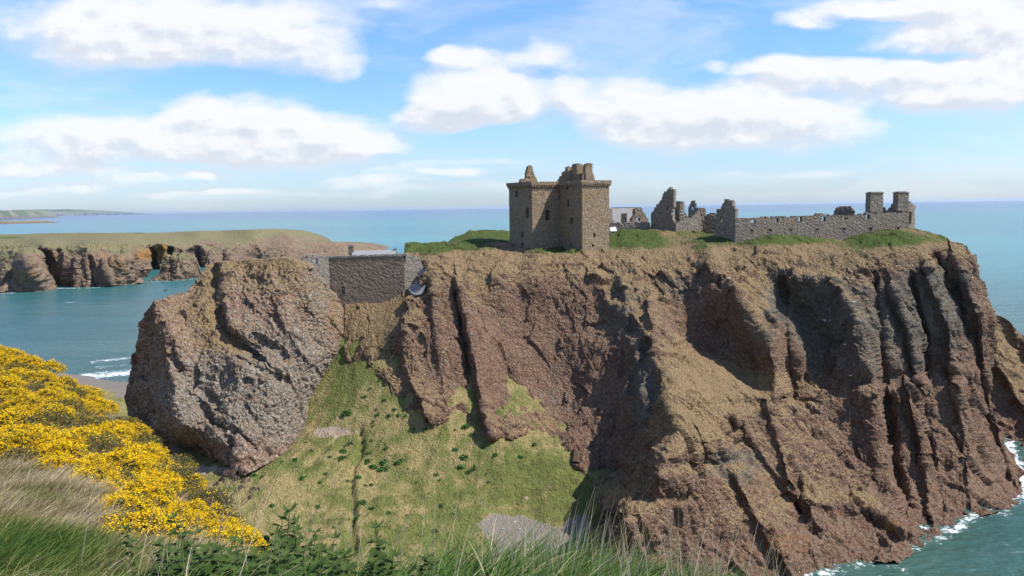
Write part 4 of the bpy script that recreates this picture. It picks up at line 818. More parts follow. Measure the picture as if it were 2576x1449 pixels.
def chim(V_, root, xa, xb, ztop, zbot, dep, mat):
    a = V_.local(*q3((xa, ztop))[0]); b = V_.local(*q3((xb, zbot))[0])
    cv = Vox(root.location, V_.a, (b[0]-a[0], dep, a[2]-b[2]), ((b[0]-a[0])/11, dep/8, .25), b[2]).shift(a[0], -.04); cv.o[:2] = V_.o[:2]
    cv.box(-99, 99, -99, 99, 0, 999); ch = cv.emit('chimney', mat, root, .03)
    e = .10; L = [(a[0]-e, b[0]+e, -.04-e, dep-.04+e, a[2]+.003, a[2]+.18), (a[0]+.25, b[0]-.25, -.04+.25, dep-.3, a[2]+.185, a[2]+.34)]
    cp = cv.child_box('chimney_cap', M_ruin, root, L, .02)
chim(Vh, rh, 1926, 2072, 126, 352, 1.9, M_ruin); chim(Vh, rh, 2260, 2380, 122, 340, 1.9, M_ruin)
Vs = Vox(rh.location, Vh.a, (12, 1.0, 9), (.28, .3, .22), float(Vh.local(*q3((2130, 380))[0])[2])).shift(Vh.local(*q3((2120, 380))[0])[0]-1, 1.6); Vs.o[:2] = Vh.o[:2]
Vs.poly(q3((2135,372),(2140,335),(2180,300),(2200,262),(2225,240),(2250,218),(2300,200),(2300,372)), 1.6, 2.6); Vs.rough(.5); Vs.emit('gable', M_ruin, rh, .06)
ruin('end_gable', 'right hand end gable of the long range, tall slot opening beside the second chimney', 'ruined gable', (2285.8, 575), 178.6, 40., q3((2390,615),(2390,215),(2415,232),(2440,262),(2470,285),(2478,290),(2462,310),(2460,610)), 1., M_ruin, (.28, .3, .24), [(q3((2403,425))[0][0], q3((2403,425))[0][1], 7.5, 30)], down=4., rough=.3, jit=.06)
ruin('vault_ruin', 'dark rounded ruined vault rising behind the long range wall', 'ruined vault', (2125, 540), 190., -12., q3((1500,420),(1520,385),(1540,330),(1570,298),(1620,286),(1680,288),(1720,320),(1742,350),(1735,380),(1760,395),(1780,420)), 5., M_gate, (.3, .5, .22), down=4., rough=.5, jit=.08)
ruin('gable_stub', 'small stepped stub on the wall beside the first tall chimney', 'ruined wall', (2228, 530), 180., -8., q3((2070,380),(2070,290),(2100,292),(2104,320),(2125,345),(2130,380)), .9, M_ruin, (.25, .3, .22), down=3., rough=.4, jit=.08)
ruin('cliff_bastion', 'small grey broken wall fragment clinging to the far right cliff edge', 'ruined wall', (2436, 640), 168., 20., [(2409,640),(2409,616),(2413,611),(2424,613),(2432,619),(2438,628),(2441,636),(2456,640),(2458,652),(2458,668),(2440,668)], 1.5, M_ruin, (.3, .4, .25), down=4., rough=.4, jit=.08)
# information board on the grass
o = PT(1543, 582, 183.); rt = empty('information_board', tuple(o), 'white tilted information board on the grass just right of the keep', 'sign')
VV = Vox(o, R(4), (1, 1, 1), 1, 0.); z = o[2]
m, t = newmat('white board'); P_ = t.new('ShaderNodeTexCoord').outputs['Object']; finish(t, t.mix(t.noise(P_, 4.), (.62, .65, .7), (.74, .76, .79)), .5); M_board = m
m, t = newmat('grey metal post'); finish(t, (.25, .25, .25), .5); M_post = m
prism('panel', VV, M_board, rt, [([(-.78, -.2, z+.05), (.78, -.2, z+.05), (.70, .45, z+.98), (-.70, .45, z+.98)], (0, .05, -.03))])
prism('panel_frame', VV, M_post, rt, [([(-.84, -.16, z-.0), (.84, -.16, z-.0), (.76, .52, z+1.02), (-.76, .52, z+1.02)], (0, .05, -.03))])
for s_ in (-.6, .6): VV.child_box('post', M_post, rt, [(s_-.04, s_+.04, .1, .2, z-1., z+.35)], 0)
# concrete buttress on the cliff by the curtain wall
cp = [(1052,668),(1066,668),(1074,674),(1073,690),(1072,712),(1067,735),(1058,742),(1045,744),(1034,739),(1027,731),(1030,722),(1040,712),(1046,700),(1040,690),(1047,680)]
G = np.array(cp, float); cen = G.mean(0); rings = np.array([cen+(G-cen)*s_ for s_ in (0.02, .35, .7, .93, 1.)]); nR, nP = rings.shape[:2]
Yc = np.exp(tpsM(rings[..., 0], rings[..., 1])); Yc = Yc-feat(rings[..., 0], rings[..., 1], *mF[1])-1.7; Yc[3] += .15; Yc[4] += .6
Pc = PT(rings[..., 0], rings[..., 1], Yc); back = Pc[-1]+np.array([0, 5., 0]); Pc = np.concatenate([Pc, back[None]], 0)
F = [(r_*nP+k, r_*nP+(k+1) % nP, (r_+1)*nP+(k+1) % nP, (r_+1)*nP+k) for r_ in range(len(Pc)-1) for k in range(nP)]
m, t = newmat('weathered concrete'); P_ = t.new('ShaderNodeTexCoord').outputs['Object']; n_ = t.noise(t.map(P_, (1, 1, .12)), 1.2, 5, .6)
finish(t, t.mix(t.ramp(n_, .35, .65), (.16, .16, .165), (.31, .315, .325)), .85, t.noise(P_, 2.5, 5, .6), .2)
tag(mesh_obj('concrete_buttress', Pc.reshape(-1, 3), np.array(F)[:, ::-1], m), 'smooth grey concrete patch holding the cliff edge beside the curtain wall', 'buttress')
# ------------------------------------------------------------ near hillside
hT = [(-200,800),(-60,850),(0,888),(60,905),(120,938),(190,985),(250,1025),(300,1070),(350,1115),(400,1150),(440,1190),(480,1240),(520,1295),(570,1355),(620,1402),(680,1432),(800,1450),(1000,1462),(1288,1466),(1420,1445),(1550,1440),(1700,1470),(1900,1500),(2750,1600)]
hB = [(-200,1760),(2750,1760)]; hL = [(-200,800),(-200,1760)]; hR = [(2750,1600),(2750,1760)]
hC = [(-200,800,36),(0,888,31),(120,938,29),(250,1025,26.5),(350,1115,24),(440,1190,21.5),(520,1295,17.5),(570,1355,14),(620,1402,10.5),(680,1432,7.5),(800,1450,5.3),(1000,1462,4.8),(1288,1466,4.5),(1480,1442,4.6),(1700,1470,4.1),(2000,1515,3.7),(2750,1600,3.3),
  (0,1000,24),(0,1100,18.5),(0,1200,13),(0,1300,8.2),(0,1400,5.4),(0,1449,4.7),(-200,1100,19),(-200,1300,8.5),(150,1050,21.5),(200,1150,16.5),(300,1220,14),(300,1300,10.2),(300,1380,6.6),(420,1280,13.8),(450,1350,9.4),(550,1400,7.2),(600,1449,5),(300,1449,4.8),(1000,1500,3.9),(1288,1500,3.9),(2000,1600,3.1)]+[(x, 1760, 2.38) for x in (-200,300,800,1288,2000,2750)]
G = coons(hT, hB, hL, hR, 260, 420); px, py = G[..., 0], G[..., 1]
c = np.array(hC, float); c[:, 2] = np.log(c[:, 2]); tpsH = TPS(c, 1e-3)
Y = np.exp(tpsH(px, py)); P = PT(px, py, Y); q = P.reshape(-1, 3)
nn = (.18*fbm(q, (3, 3, 3), 3)+.05*fbm(q, (.5, .5, .5), 3)).reshape(px.shape)*np.clip((Y-3)/6, .1, 1.3); P[..., 2] += nn
mk = np.zeros(px.shape+(4,)); mk[..., 0] = 1.; mk[..., 1] = .1+blobs(px, py, [(100,1400,300,70,.6),(900,1460,500,60,.7),(100,1270,60,20,.5)])
P = ext_rows(P, [(0, 1.2, -1.2, None), (0, 3, -4, None), (0, 8, -12, None), (0, 20, -29, None), (0, 55, 0, 3.)])
P = ext_rows(P, [(0, -1.5, .0, None), (0, -4, .1, None), (0, -14, .6, None), (0, -60, 2., None)], False)
P = ext_cols(P, [(3, 0, -.3, None), (14, 0, -5, None), (50, 0, -40, None)]); P = ext_cols(P, [(-4, 0, .3, None), (-20, 0, 1.5, None), (-90, 0, 2, None)], False)
M_hill = cliff_mat('hillside soil and thatch', (.16, .11, .08), (.2, .15, .1), (.2, .17, .13), (.37, .28, .16), (.17, .115, .06), (.10, .13, .03), scale=6., vegbias=.6)
emit('hillside', P, padm(mk, 4, 5, 3, 3), M_hill)
def HP(px, py):
    px = np.asarray(px, float); py = np.asarray(py, float); Yh = np.exp(tpsH(px, py)); p = PT(px, py, Yh); q = p.reshape(-1, 3)
    p[..., 2] += ((.18*fbm(q, (3, 3, 3), 3)+.05*fbm(q, (.5, .5, .5), 3)).reshape(px.shape))*np.clip((Yh-3)/6, .1, 1.3); return p
def inpoly(x, y, pts):
    ins = np.zeros(x.shape, bool); j = len(pts)-1
    for i in range(len(pts)):
        (xi, yi), (xj, yj) = pts[i], pts[j]
        ins ^= ((yi > y) != (yj > y)) & (x < (xj-xi)*(y-yi)/(yj-yi+1e-12)+xi); j = i
    return ins

# ------------------------------------------------------------ leaves and blades
def leaf_mat(name, cols, trans=.35, rough=.6, spec=.25):
    m, t = newmat(name)
    at = t.new('ShaderNodeAttribute', attribute_name='mask'); s = t.new('ShaderNodeSeparateColor', {0: at.outputs['Color']})
    cr = t.n.new('ShaderNodeValToRGB'); el = cr.color_ramp.elements
    while len(el) < len(cols): el.new(.5)
    for i, c_ in enumerate(cols): el[i].position = i/(len(cols)-1); el[i].color = tuple(c_)+(1,)
    t.l.new(s.outputs[0], cr.inputs[0])
    c_ = t.mix(s.outputs[1], cr.outputs[0], t.mix(1., cr.outputs[0], (1.5, 1.45, 1.3), 'MULTIPLY'))
    b = t.new('ShaderNodeBsdfPrincipled', {'Base Color': c_, 'Roughness': rough, 'Specular IOR Level': spec})
    tr = t.new('ShaderNodeBsdfTranslucent', {'Color': c_}); mx = t.new('ShaderNodeMixShader', {0: trans}); t.l.new(b.outputs[0], mx.inputs[1]); t.l.new(tr.outputs[0], mx.inputs[2])
    o = t.new('ShaderNodeOutputMaterial'); t.l.new(mx.outputs[0], o.inputs[0]); return m
def blades(name, B, length, width, lean, spread, colv, mat, segs=3, grav=.5, kind='stuff', label=None, cat='grass', parent=None):
    """B: (n,3) roots; lean: (3,) common bend; colv: (n,) colour position"""
    n = len(B); az = np.random.uniform(0, 2*np.pi, n); sp = np.random.rand(n)*spread
    d = np.stack([np.cos(az)*sp, np.sin(az)*sp, np.ones(n)], 1)+np.array(lean)*np.random.uniform(.4, 1.3, (n, 1)); d /= np.linalg.norm(d, axis=1)[:, None]
    side = np.stack([-d[:, 1]+np.random.normal(0, .3, n), d[:, 0]+np.random.normal(0, .3, n), np.zeros(n)], 1)
    side = side*.35+np.stack([np.ones(n), np.zeros(n), np.zeros(n)], 1)*.8; side /= np.linalg.norm(side, axis=1)[:, None]+1e-9
    length = np.broadcast_to(length, (n,)); width = np.broadcast_to(width, (n,)); V = []
    hz = d*np.array([1, 1, 0]); hz /= np.linalg.norm(hz, axis=1)[:, None]+1e-6; g = np.random.uniform(.3, 1.2, n)*grav
    for k in range(segs+1):
        t_ = k/segs; c_ = B+d*(length*t_)[:, None]+hz*(length*g*t_*t_*.5)[:, None]-np.array([0, 0, 1.])*(length*g*t_*t_*.45)[:, None]
        w_ = (width*(1-t_**1.6*.92)*.5)[:, None]; V += [c_-side*w_, c_+side*w_]
    V = np.stack(V, 1); m_ = 2*(segs+1); base = (np.arange(n)*m_)[:, None]
    F = np.concatenate([base+np.array([2*k, 2*k+1, 2*k+3, 2*k+2]) for k in range(segs)], 0)
    col = np.zeros((n, m_, 4)); col[..., 0] = np.clip(colv, 0, 1)[:, None]; col[..., 1] = np.linspace(0, 1, m_)[None]*np.random.rand(n, 1)
    o = mesh_obj(name, V.reshape(-1, 3), F, mat, parent, False, col.reshape(-1, 4)); return tag(o, label, cat if kind or label else None, None, kind)
GR = [(.025, .06, .012), (.06, .125, .02), (.12, .17, .035), (.30, .25, .11), (.56, .45, .30), (.68, .55, .41)]
M_grass = leaf_mat('grass blades', GR, .3)
rng = np.random.RandomState(21)
def sample_px(n, x0, x1, y0, y1, dens):
    X, Yy = rng.uniform(x0, x1, n), rng.uniform(y0, y1, n); k = rng.rand(n) < dens(X, Yy); return X[k], Yy[k]
def top_y(x): return np.interp(x, [p_[0] for p_ in hT], [p_[1] for p_ in hT])
# dry straw bank
x, y = sample_px(110000, -190, 700, 850, 1449, lambda x, y: (y > top_y(x)+1)*(.25+.75*inpoly(x, y, [(-190,900),(-75,900),(-60,1150),(60,1165),(150,1190),(230,1225),(300,1290),(340,1350),(440,1350),(640,1400),(600,1449),(-190,1449)])))
B = HP(x, y); dist = B[:, 1]; L = rng.uniform(.12, .34, len(x))*np.clip(.6+dist/25, .6, 1.2)
cv = .74+.2*fbm(B, (.9, .9, .9), 2)+rng.normal(0, .08, len(x))-.55*blobs(x, y, [(60,1400,300,60,1.),(90,1270,70,22,.7),(10,1330,80,30,.6)])*rng.uniform(.5, 1.2, len(x))
blades('dry_grass', B, L, .0035+.0007*dist, (.75, -.1, 0), .6, cv, M_grass, 3, .9, label='dense pale straw grass on the near bank below the yellow gorse')
# lush clifftop grass in front
x, y = sample_px(60000, -80, 2000, 1380, 1640, lambda x, y: (y > top_y(x)+2)*(.5+.5*(x > 1050)*(x < 1750)))
B = HP(x, y); L = rng.uniform(.12, .34, len(x))*(1.12+.6*np.exp(-((x-1250)/230)**2)-.25*(x < 600))*np.where(x > 1450, .78, 1.)
cv = .20+.14*fbm(B, (.5, .5, .5), 2)+rng.normal(0, .08, len(x))+.5*(rng.rand(len(x)) < .04)+.22*(x < 500)
blades('green_grass', B, L, .0075, (.75, -.25, 0), .7, cv, M_grass, 5, 1.4, label='long green grass along the cliff edge at the bottom of the view')
# thin flowering stalks
x, y = sample_px(1100, 300, 2050, 1400, 1600, lambda x, y: (y > top_y(x)+2)*(.12+.9*np.exp(-((x-1500)/330)**2)))
B = HP(x, y); L = rng.uniform(.28, .58, len(x))
blades('grass_stalks', B, L, .0032, (.12, 0, 0), .35, .78+rng.normal(0, .1, len(x)), M_grass, 4, .15, label='thin dry grass stalks rising above the clifftop grass')

# grass on the hollow, the cliff tops and ledges
M_tuft = leaf_mat('tussock blades', [(.035, .06, .014), (.085, .125, .028), (.19, .18, .06), (.32, .23, .10), (.40, .285, .14)], .25)
n = 70000; X = rng.uniform(-62, 40, n); Yg = rng.uniform(98, 162, n)
def gh(X, Yg, A):
    fx = (X+175)/235*619; fy = (Yg-66)/219*599; i = np.clip(fx.astype(int), 0, 618); j = np.clip(fy.astype(int), 0, 598); return A[j, i]
Z_ = gh(X, Yg, Pb[..., 2]); bm = gh(X, Yg, mkb[..., 0]); gm = gh(X, Yg, mkb[..., 1]); k = (bm > .55) & (Z_ > 2); X, Yg, Z_, gm = X[k], Yg[k], Z_[k], gm[k]; B = np.stack([X, Yg, Z_-.08], 1)
cv = .66-.52*np.clip(gm, 0, 1)+.28*fbm(B, (4, 4, 4), 3)+rng.normal(0, .10, len(X))
blades('hollow_grass', B, rng.uniform(.25, .6, len(X)), .075, (.3, 0, 0), .8, cv, M_tuft, 2, .8, label='rough tussocky grass covering the hollow between stack and cliff')
def tussocks(name, SH, n, label, thr=.45, seed=1):
    P_, mk_ = SH; N_ = normals(blur(P_, 1)); pf_ = P_.reshape(-1, 3); nf = N_.reshape(-1, 3); m_ = mk_.reshape(-1, 4)
    vg = nf[:, 2]*1.35+(m_[:, 0]-.5)*2.4+.9*fbm(pf_, (1.7, 1.7, 1.7), 2)*.5
    ok = np.nonzero((vg > thr) & (pf_[:, 2] > 4))[0]; r_ = np.random.RandomState(seed); k = r_.choice(ok, n); B = pf_[k]+r_.normal(0, .07, (n, 3))-np.array([0, 0, .05])
    cv = .70-.62*np.clip(m_[k, 1]+.25, 0, 1)+.15*fbm(B, (3, 3, 3), 2)+r_.normal(0, .09, n)
    blades(name, B, r_.uniform(.14, .36, n), .06, (.25, -.15, -.2), .9, cv, M_tuft, 2, 1.1, label=label)
tussocks('cliff_grass', SHM, 32000, 'dry tussock grass clinging to the ledges and top of the castle rock', .55)
tussocks('stack_grass', SHS, 9000, 'dry tussock grass on the top and gullies of the sea stack', .5, 2)

# ------------------------------------------------------------ gorse
def quads_cloud(C_, size, nrm=None, elong=1., jit=1.):
    """small leaf quads at the points C_"""
    n = len(C_); a = np.random.normal(size=(n, 3)); a /= np.linalg.norm(a, axis=1)[:, None]; b = np.random.normal(size=(n, 3))
    if nrm is not None: a = a+nrm*elong; a /= np.linalg.norm(a, axis=1)[:, None]
    b -= (b*a).sum(1)[:, None]*a; b /= np.linalg.norm(b, axis=1)[:, None]; s_ = np.broadcast_to(size, (n,))[:, None]
    return a, b, s_
def spiky(C_, nrm, ln, wd):
    a, b, s_ = quads_cloud(C_, ln, nrm, 1.0); w_ = wd
    V = np.stack([C_-b*w_, C_+b*w_, C_+a*s_+b*w_*.3, C_+a*s_-b*w_*.3], 1); return V.reshape(-1, 3), np.arange(len(C_)*4).reshape(-1, 4)
def tiles(C_, nrm, s0):
    a, b, s_ = quads_cloud(C_, s0, None); c_ = np.cross(a, b)
    V = np.stack([C_-a*s_, C_-b*s_, C_+a*s_, C_+b*s_], 1); return V.reshape(-1, 3), np.arange(len(C_)*4).reshape(-1, 4)
M_gfol = leaf_mat('gorse spines', [(.03, .045, .012), (.06, .08, .02), (.10, .095, .035), (.15, .105, .05)], .15)
M_gfl = leaf_mat('gorse flowers', [(.76, .38, .006), (.88, .54, .008), (.93, .64, .012), (.95, .76, .03)], .25, .6, .1)
M_wood = leaf_mat('gorse stems', [(.12, .08, .05), (.2, .15, .1)], 0.)
def shell(n, rs_, lumps, flat=.62):
    u = rs_.normal(size=(n, 3)); u[:, 2] = np.abs(u[:, 2])*1.1-.15; u /= np.linalg.norm(u, axis=1)[:, None]
    r_ = .42+.11*perlin(u*2.3+lumps)+.10*perlin(u*5.+lumps)+.05*perlin(u*11.+lumps); return u, r_
def gorse(k, nf, label):
    rs_ = np.random.RandomState(40+k); np.random.seed(60+k)
    t_ = empty('gorse_bush', (0, 0, 0), label, 'gorse bush', 'gorse bushes on the near bank' if nf > 900 else 'sparse gorse bushes on the near bank')
    u, r_ = shell(3200, rs_, k*7.); C_ = u*(r_*rs_.uniform(.55, 1.02, 3200)**.5)[:, None]*np.array([1.25, 1.15, 1.])
    V, F = spiky(C_, u, rs_.uniform(.04, .11, 3200), .0055); cl_ = np.zeros((len(V), 4)); cl_[:, 0] = np.repeat(np.clip(rs_.normal(.4, .25, 3200)+(.25 if nf < 900 else 0), 0, 1), 4)
    mesh_obj('foliage', V, F, M_gfol, t_, False, cl_)
    u, r_ = shell(nf*3, rs_, k*7.); keep_ = (perlin(u*6.+k)+.7*perlin(u*2.6+k*3)+.5*perlin(u*13.)+rs_.uniform(-.3, .3, nf*3)+.35*u[:, 2]) > (.11 if nf > 900 else .34); u, r_ = u[keep_], r_[keep_]
    C_ = u*(r_*1.0+rs_.uniform(-.03, .05, len(r_)))[:, None]*np.array([1.25, 1.15, 1.])
    V, F = tiles(C_, u, rs_.uniform(.0065, .013, len(C_))); cl_ = np.zeros((len(V), 4)); cl_[:, 0] = np.repeat(np.clip(.45+.3*perlin(u*3+k)+rs_.normal(0, .2, len(C_)), 0, 1), 4)
    mesh_obj('blossom', V, F, M_gfl, t_, False, cl_)
    V = []; F = []
    for j in range(7):
        a = rs_.uniform(0, 6.28); e = np.array([math.cos(a)*.3, math.sin(a)*.3, .3]); b_ = len(V)
        for q_, rr_ in ((np.array([0, 0, -.25]), .02), (e, .008)):
            for i in range(4): V.append(q_+np.array([math.cos(i*1.57), math.sin(i*1.57), 0])*rr_)
        F += [(b_+i, b_+(i+1) % 4, b_+4+(i+1) % 4, b_+4+i) for i in range(4)]
    mesh_obj('stems', V, F, M_wood, t_, False, np.zeros((len(V), 4))+.5); return t_
LG = 'gorse bush smothered in bright yellow flowers on the near bank'; LS = 'brownish gorse bush with few yellow flowers on the near bank'
protos = [gorse(0, 4200, LG), gorse(1, 3600, LG), gorse(2, 4600, LG), gorse(3, 800, LS), gorse(4, 500, LS)]
usedp = set()
def place(pr, loc, rz, sc_, tilt=0., label=None):
    if id(pr) in usedp:
        r_ = pr.copy(); C.objects.link(r_)
        for ch in list(pr.children):
            c_ = ch.copy(); C.objects.link(c_); c_.parent = r_
    else: usedp.add(id(pr)); r_ = pr
    r_.location = loc; r_.rotation_euler = (tilt, 0, rz); r_.scale = sc_ if hasattr(sc_, '__len__') else (sc_,)*3
    if label: r_['label'] = label
    return r_
gp = [(-70,830),(0,872),(60,888),(120,925),(200,970),(260,1015),(320,1070),(400,1130),(450,1180),(500,1250),(540,1300),(620,1370),(655,1400),(600,1405),(520,1370),(440,1352),(340,1352),(280,1300),(230,1232),(140,1195),(60,1165),(-70,1150)]
nohole = [(100,1010,26,16),(50,1080,30,16),(250,1130,26,14),(180,1180,22,14),(320,1290,18,18),(560,1360,16,14),(85,890,26,22),(270,1000,40,18),(225,985,24,20),(300,1070,40,14),(410,1165,26,20),(385,1200,30,26),(430,1265,50,36),(470,1330,20,30),(350,1205,20,14),(120,1160,20,14),(170,1120,24,16),(505,1330,30,24)]
sparse = [(130,905,60,24),(340,1075,60,24),(300,1130,60,18),(400,1140,60,24),(440,1190,40,30),(200,1080,50,22),(160,1015,30,20),(30,1050,20,30),(230,1190,30,16),(480,1290,40,40),(60,880,60,16)]
def hit(L, x, y, f=1.): return any(((x-a)/w_)**2+((y-b)/h_)**2 < f for a, b, w_, h_ in L)
pts = []; tries = 0
xs_ = rng.uniform(-70, 660, 14000); ys_ = rng.uniform(830, 1405, 14000); ok = inpoly(xs_, ys_, gp) & (ys_ > top_y(xs_)-0)
Pg = HP(xs_, np.maximum(ys_, top_y(xs_)))
for i in np.nonzero(ok)[0]:
    x, y = xs_[i], ys_[i]
    if hit(nohole, x, y): continue
    sp_ = .72 if Pg[i, 1] > 16 else .56
    if any((Pg[i, 0]-p_[0])**2+((Pg[i, 1]-p_[1])*.8)**2 < sp_**2 for p_ in pts): continue
    pts.append((Pg[i, 0], Pg[i, 1], Pg[i, 2], x, y))
    if len(pts) >= 290: break
for (a, b_, z, x, y) in pts:
    pr = random.choice(protos[3:]) if (hit(sparse, x, y) and random.random() < .85) or random.random() < .14 else random.choice(protos[:3])
    s_ = random.uniform(.85, 1.3)*(.72 if b_ < 15 else 1.)
    place(pr, (a, b_, z-.05), random.uniform(0, 6.28), (s_, s_, s_*random.uniform(.7, 1.)))
print('gorse', len(pts))

# ------------------------------------------------------------ nettles
M_net = leaf_mat('nettle leaves', [(.022, .045, .010), (.04, .075, .016), (.075, .11, .03), (.10, .06, .04)], .3, .7, .1)
def nettle(k, h, label):
    rs_ = np.random.RandomState(90+k); t_ = empty('nettle', (0, 0, 0), label, 'nettle plant', 'nettles along the cliff edge')
    bend = rs_.uniform(-.12, .12, 2); ax = lambda f: np.array([bend[0]*f*f, bend[1]*f*f, 1.*f])*h
    V = []; F = []; n = 12
    for i in range(n+1):
        f = i/n; c_ = ax(f); r_ = .0045*(1-f*.6)
        for j in range(5): V.append(c_+np.array([math.cos(j*1.2566), math.sin(j*1.2566), 0])*r_)
    for i in range(n):
        for j in range(5): F.append((i*5+j, i*5+(j+1) % 5, (i+1)*5+(j+1) % 5, (i+1)*5+j))
    cs = np.zeros((len(V), 4)); cs[:, 0] = .95; mesh_obj('stem', V, F, M_net, t_, True, cs)
    V = []; F = []; CL = []
    def leaf(o_, a, ln, droop, cv_):
        b_ = len(V); m_ = 9; d = np.array([math.cos(a), math.sin(a), 0]); s_ = np.array([-math.sin(a), math.cos(a), 0])
        for i in range(m_+1):
            t2 = i/m_; c_ = o_+d*ln*t2*(1-.25*droop*t2)+np.array([0, 0, 1])*ln*(.35*t2-droop*t2*t2); w_ = ln*.30*math.sin(math.pi*min(1, t2*.93+.07))**.8*(1-.35*t2)*(1 if i % 2 else .74)
            w_ = w_ if 0 < i < m_ else .002
            V.extend([c_+s_*w_-d*(.04*ln if i % 2 == 0 else 0)+np.array([0, 0, .22*w_]), c_, c_-s_*w_-d*(.04*ln if i % 2 == 0 else 0)+np.array([0, 0, .22*w_])]); CL.extend([(cv_, .4, 0, 1), (cv_, 0, 0, 1), (cv_, .4, 0, 1)])
        for i in range(m_):
            for j in (0, 1): F.append((b_+i*3+j, b_+i*3+j+1, b_+i*3+j+4, b_+i*3+j+3))
    nn_ = int(h/.05); a = rs_.uniform(0, 3)
    for i in range(2, nn_+1):
        f = i/nn_; a += 1.57+rs_.normal(0, .15); ln = (.125*(1-.72*f**3)+.014)*rs_.uniform(.8, 1.15)
        for q_ in (0, math.pi): leaf(ax(f), a+q_+rs_.normal(0, .12), ln, rs_.uniform(.35, .9)*(1 if f < .9 else .1), float(np.clip(rs_.normal(.38+.2*f, .15), 0, .75)))
        if f < .8:
            for q_ in (.6, math.pi+.6): leaf(ax(f), a+q_+rs_.normal(0, .3), ln*.45, rs_.uniform(.2, .6), float(np.clip(rs_.normal(.5, .15), 0, .75)))
    for j in range(7): leaf(ax(1.), rs_.uniform(0, 6.28), .045, -.4, .6)
    mesh_obj('leaves', V, F, M_net, t_, False, np.array(CL)); return t_
nl = 'dark green nettle with drooping toothed leaves on the cliff edge'
nprot = [nettle(k, h, nl) for k, h in enumerate((.62, .50, .42, .55))]
yl_ = np.linspace(1380, 1759, 500)
def ground(x, Yt):
    yy = np.maximum(yl_, top_y(x)); p_ = HP(np.full(500, float(x)), yy); return p_[np.argmin(np.abs(p_[:, 1]-Yt))]
for i, (x, ytop, Yt, h) in enumerate([(478,1290,3.9,.62),(722,1280,3.8,.62),(700,1330,3.7,.62),(745,1335,3.6,.6),(660,1340,3.8,.5),(790,1340,3.9,.55),(830,1352,3.8,.5),(968,1322,3.5,.62),(950,1372,3.6,.42),(890,1385,3.7,.42),(610,1360,3.7,.5),(560,1372,3.8,.5),(440,1350,4.,.5),(410,1385,3.8,.5),(640,1385,3.3,.42),(800,1390,3.2,.42),(1045,1392,3.4,.42),(850,1400,3.1,.42),(505,1375,3.5,.42),(530,1400,3.2,.42),(720,1375,3.1,.42),(340,1318,5.,.42),(1110,1412,3.4,.42),(590,1398,3.,.42),(680,1370,3.3,.5),(765,1375,3.3,.5),(460,1400,3.2,.5),(985,1400,3.1,.42),(620,1415,2.8,.5),(700,1410,2.8,.5),(780,1420,2.8,.5),(900,1420,2.9,.5),(545,1425,2.8,.5),(600,1375,3.5,.5),(640,1362,3.6,.5),(700,1352,3.5,.5),(735,1362,3.4,.42),(775,1358,3.5,.5),(815,1372,3.4,.5),(660,1400,3.,.42),(820,1405,2.9,.42),(870,1395,3.3,.42),(480,1345,3.7,.5),(465,1380,3.4,.42),(430,1400,3.5,.42),(570,1402,3.1,.42),(750,1395,3.,.42),(930,1400,3.2,.42),(1010,1410,3.2,.42),(700,1300,3.9,.62),(745,1305,4.,.62)]):
    gpt = ground(x, Yt); top = PT(float(x), float(ytop), Yt); hh = max(.2, float(top[2])-gpt[2])
    pr = nprot[i % 4]; ph = (.62, .50, .42, .55)[i % 4]; s_ = hh/ph
    place(pr, (gpt[0], gpt[1], gpt[2]-.01), i*2.1, (max(.85, min(s_, 1.25)),)*2+(s_,), random.uniform(-.06, .06))

# dried umbel plant
M_umb = leaf_mat('dried umbel', [(.10, .06, .045), (.22, .16, .12), (.40, .33, .26)], .05)
Yu = 6.2; g0 = HP(np.array([572.]), np.array([1408.]))[0]; Yu = g0[1]; t_ = empty('dry_umbel_plant', tuple(g0), 'dead brown umbel plant with branching stem and seed heads above the gorse', 'dried plant')
def tube(V, F, CL, a, b, r0, r1, cv_, n=5, bend=0.):
    b0 = len(V); a = np.array(a); b = np.array(b); m_ = 6; d = b-a; s_ = np.cross(d, [0, 1, 0]); s_ /= np.linalg.norm(s_)+1e-9; t2 = np.cross(d, s_); t2 /= np.linalg.norm(t2)+1e-9
    for i in range(m_+1):
        f = i/m_; c_ = a+d*f+s_*bend*math.sin(f*math.pi); r_ = r0+(r1-r0)*f
        for j in range(n): V.append(c_+s_*math.cos(j*6.283/n)*r_+t2*math.sin(j*6.283/n)*r_); CL.append((cv_, 0, 0, 1))
    for i in range(m_):
        for j in range(n): F.append((b0+i*n+j, b0+i*n+(j+1) % n, b0+(i+1)*n+(j+1) % n, b0+(i+1)*n+j))
V = []; F = []; CL = []; Vh_ = []; Fh_ = []; Ch_ = []
def up_(x, y, dY=0.): return PT(float(x), float(y), Yu+dY)-np.array(g0)
n1_, n2_, n3_ = up_(556, 1318), up_(566, 1265, .05), up_(578, 1222)
tube(V, F, CL, up_(548, 1402), n1_, .008, .0065, .75, bend=.01); tube(V, F, CL, n1_, n2_, .0065, .005, .75); tube(V, F, CL, n2_, n3_, .005, .004, .6)
heads = [(n3_, 575, 1186, 16), (n3_, 592, 1200, 12), (n3_, 560, 1204, 10), (n2_, 618, 1206, 14), (n2_, 606, 1222, 9), (n1_, 640, 1228, 13), (n1_, 632, 1246, 8), (n2_, 545, 1212, 8), (n1_, 528, 1258, 6)]
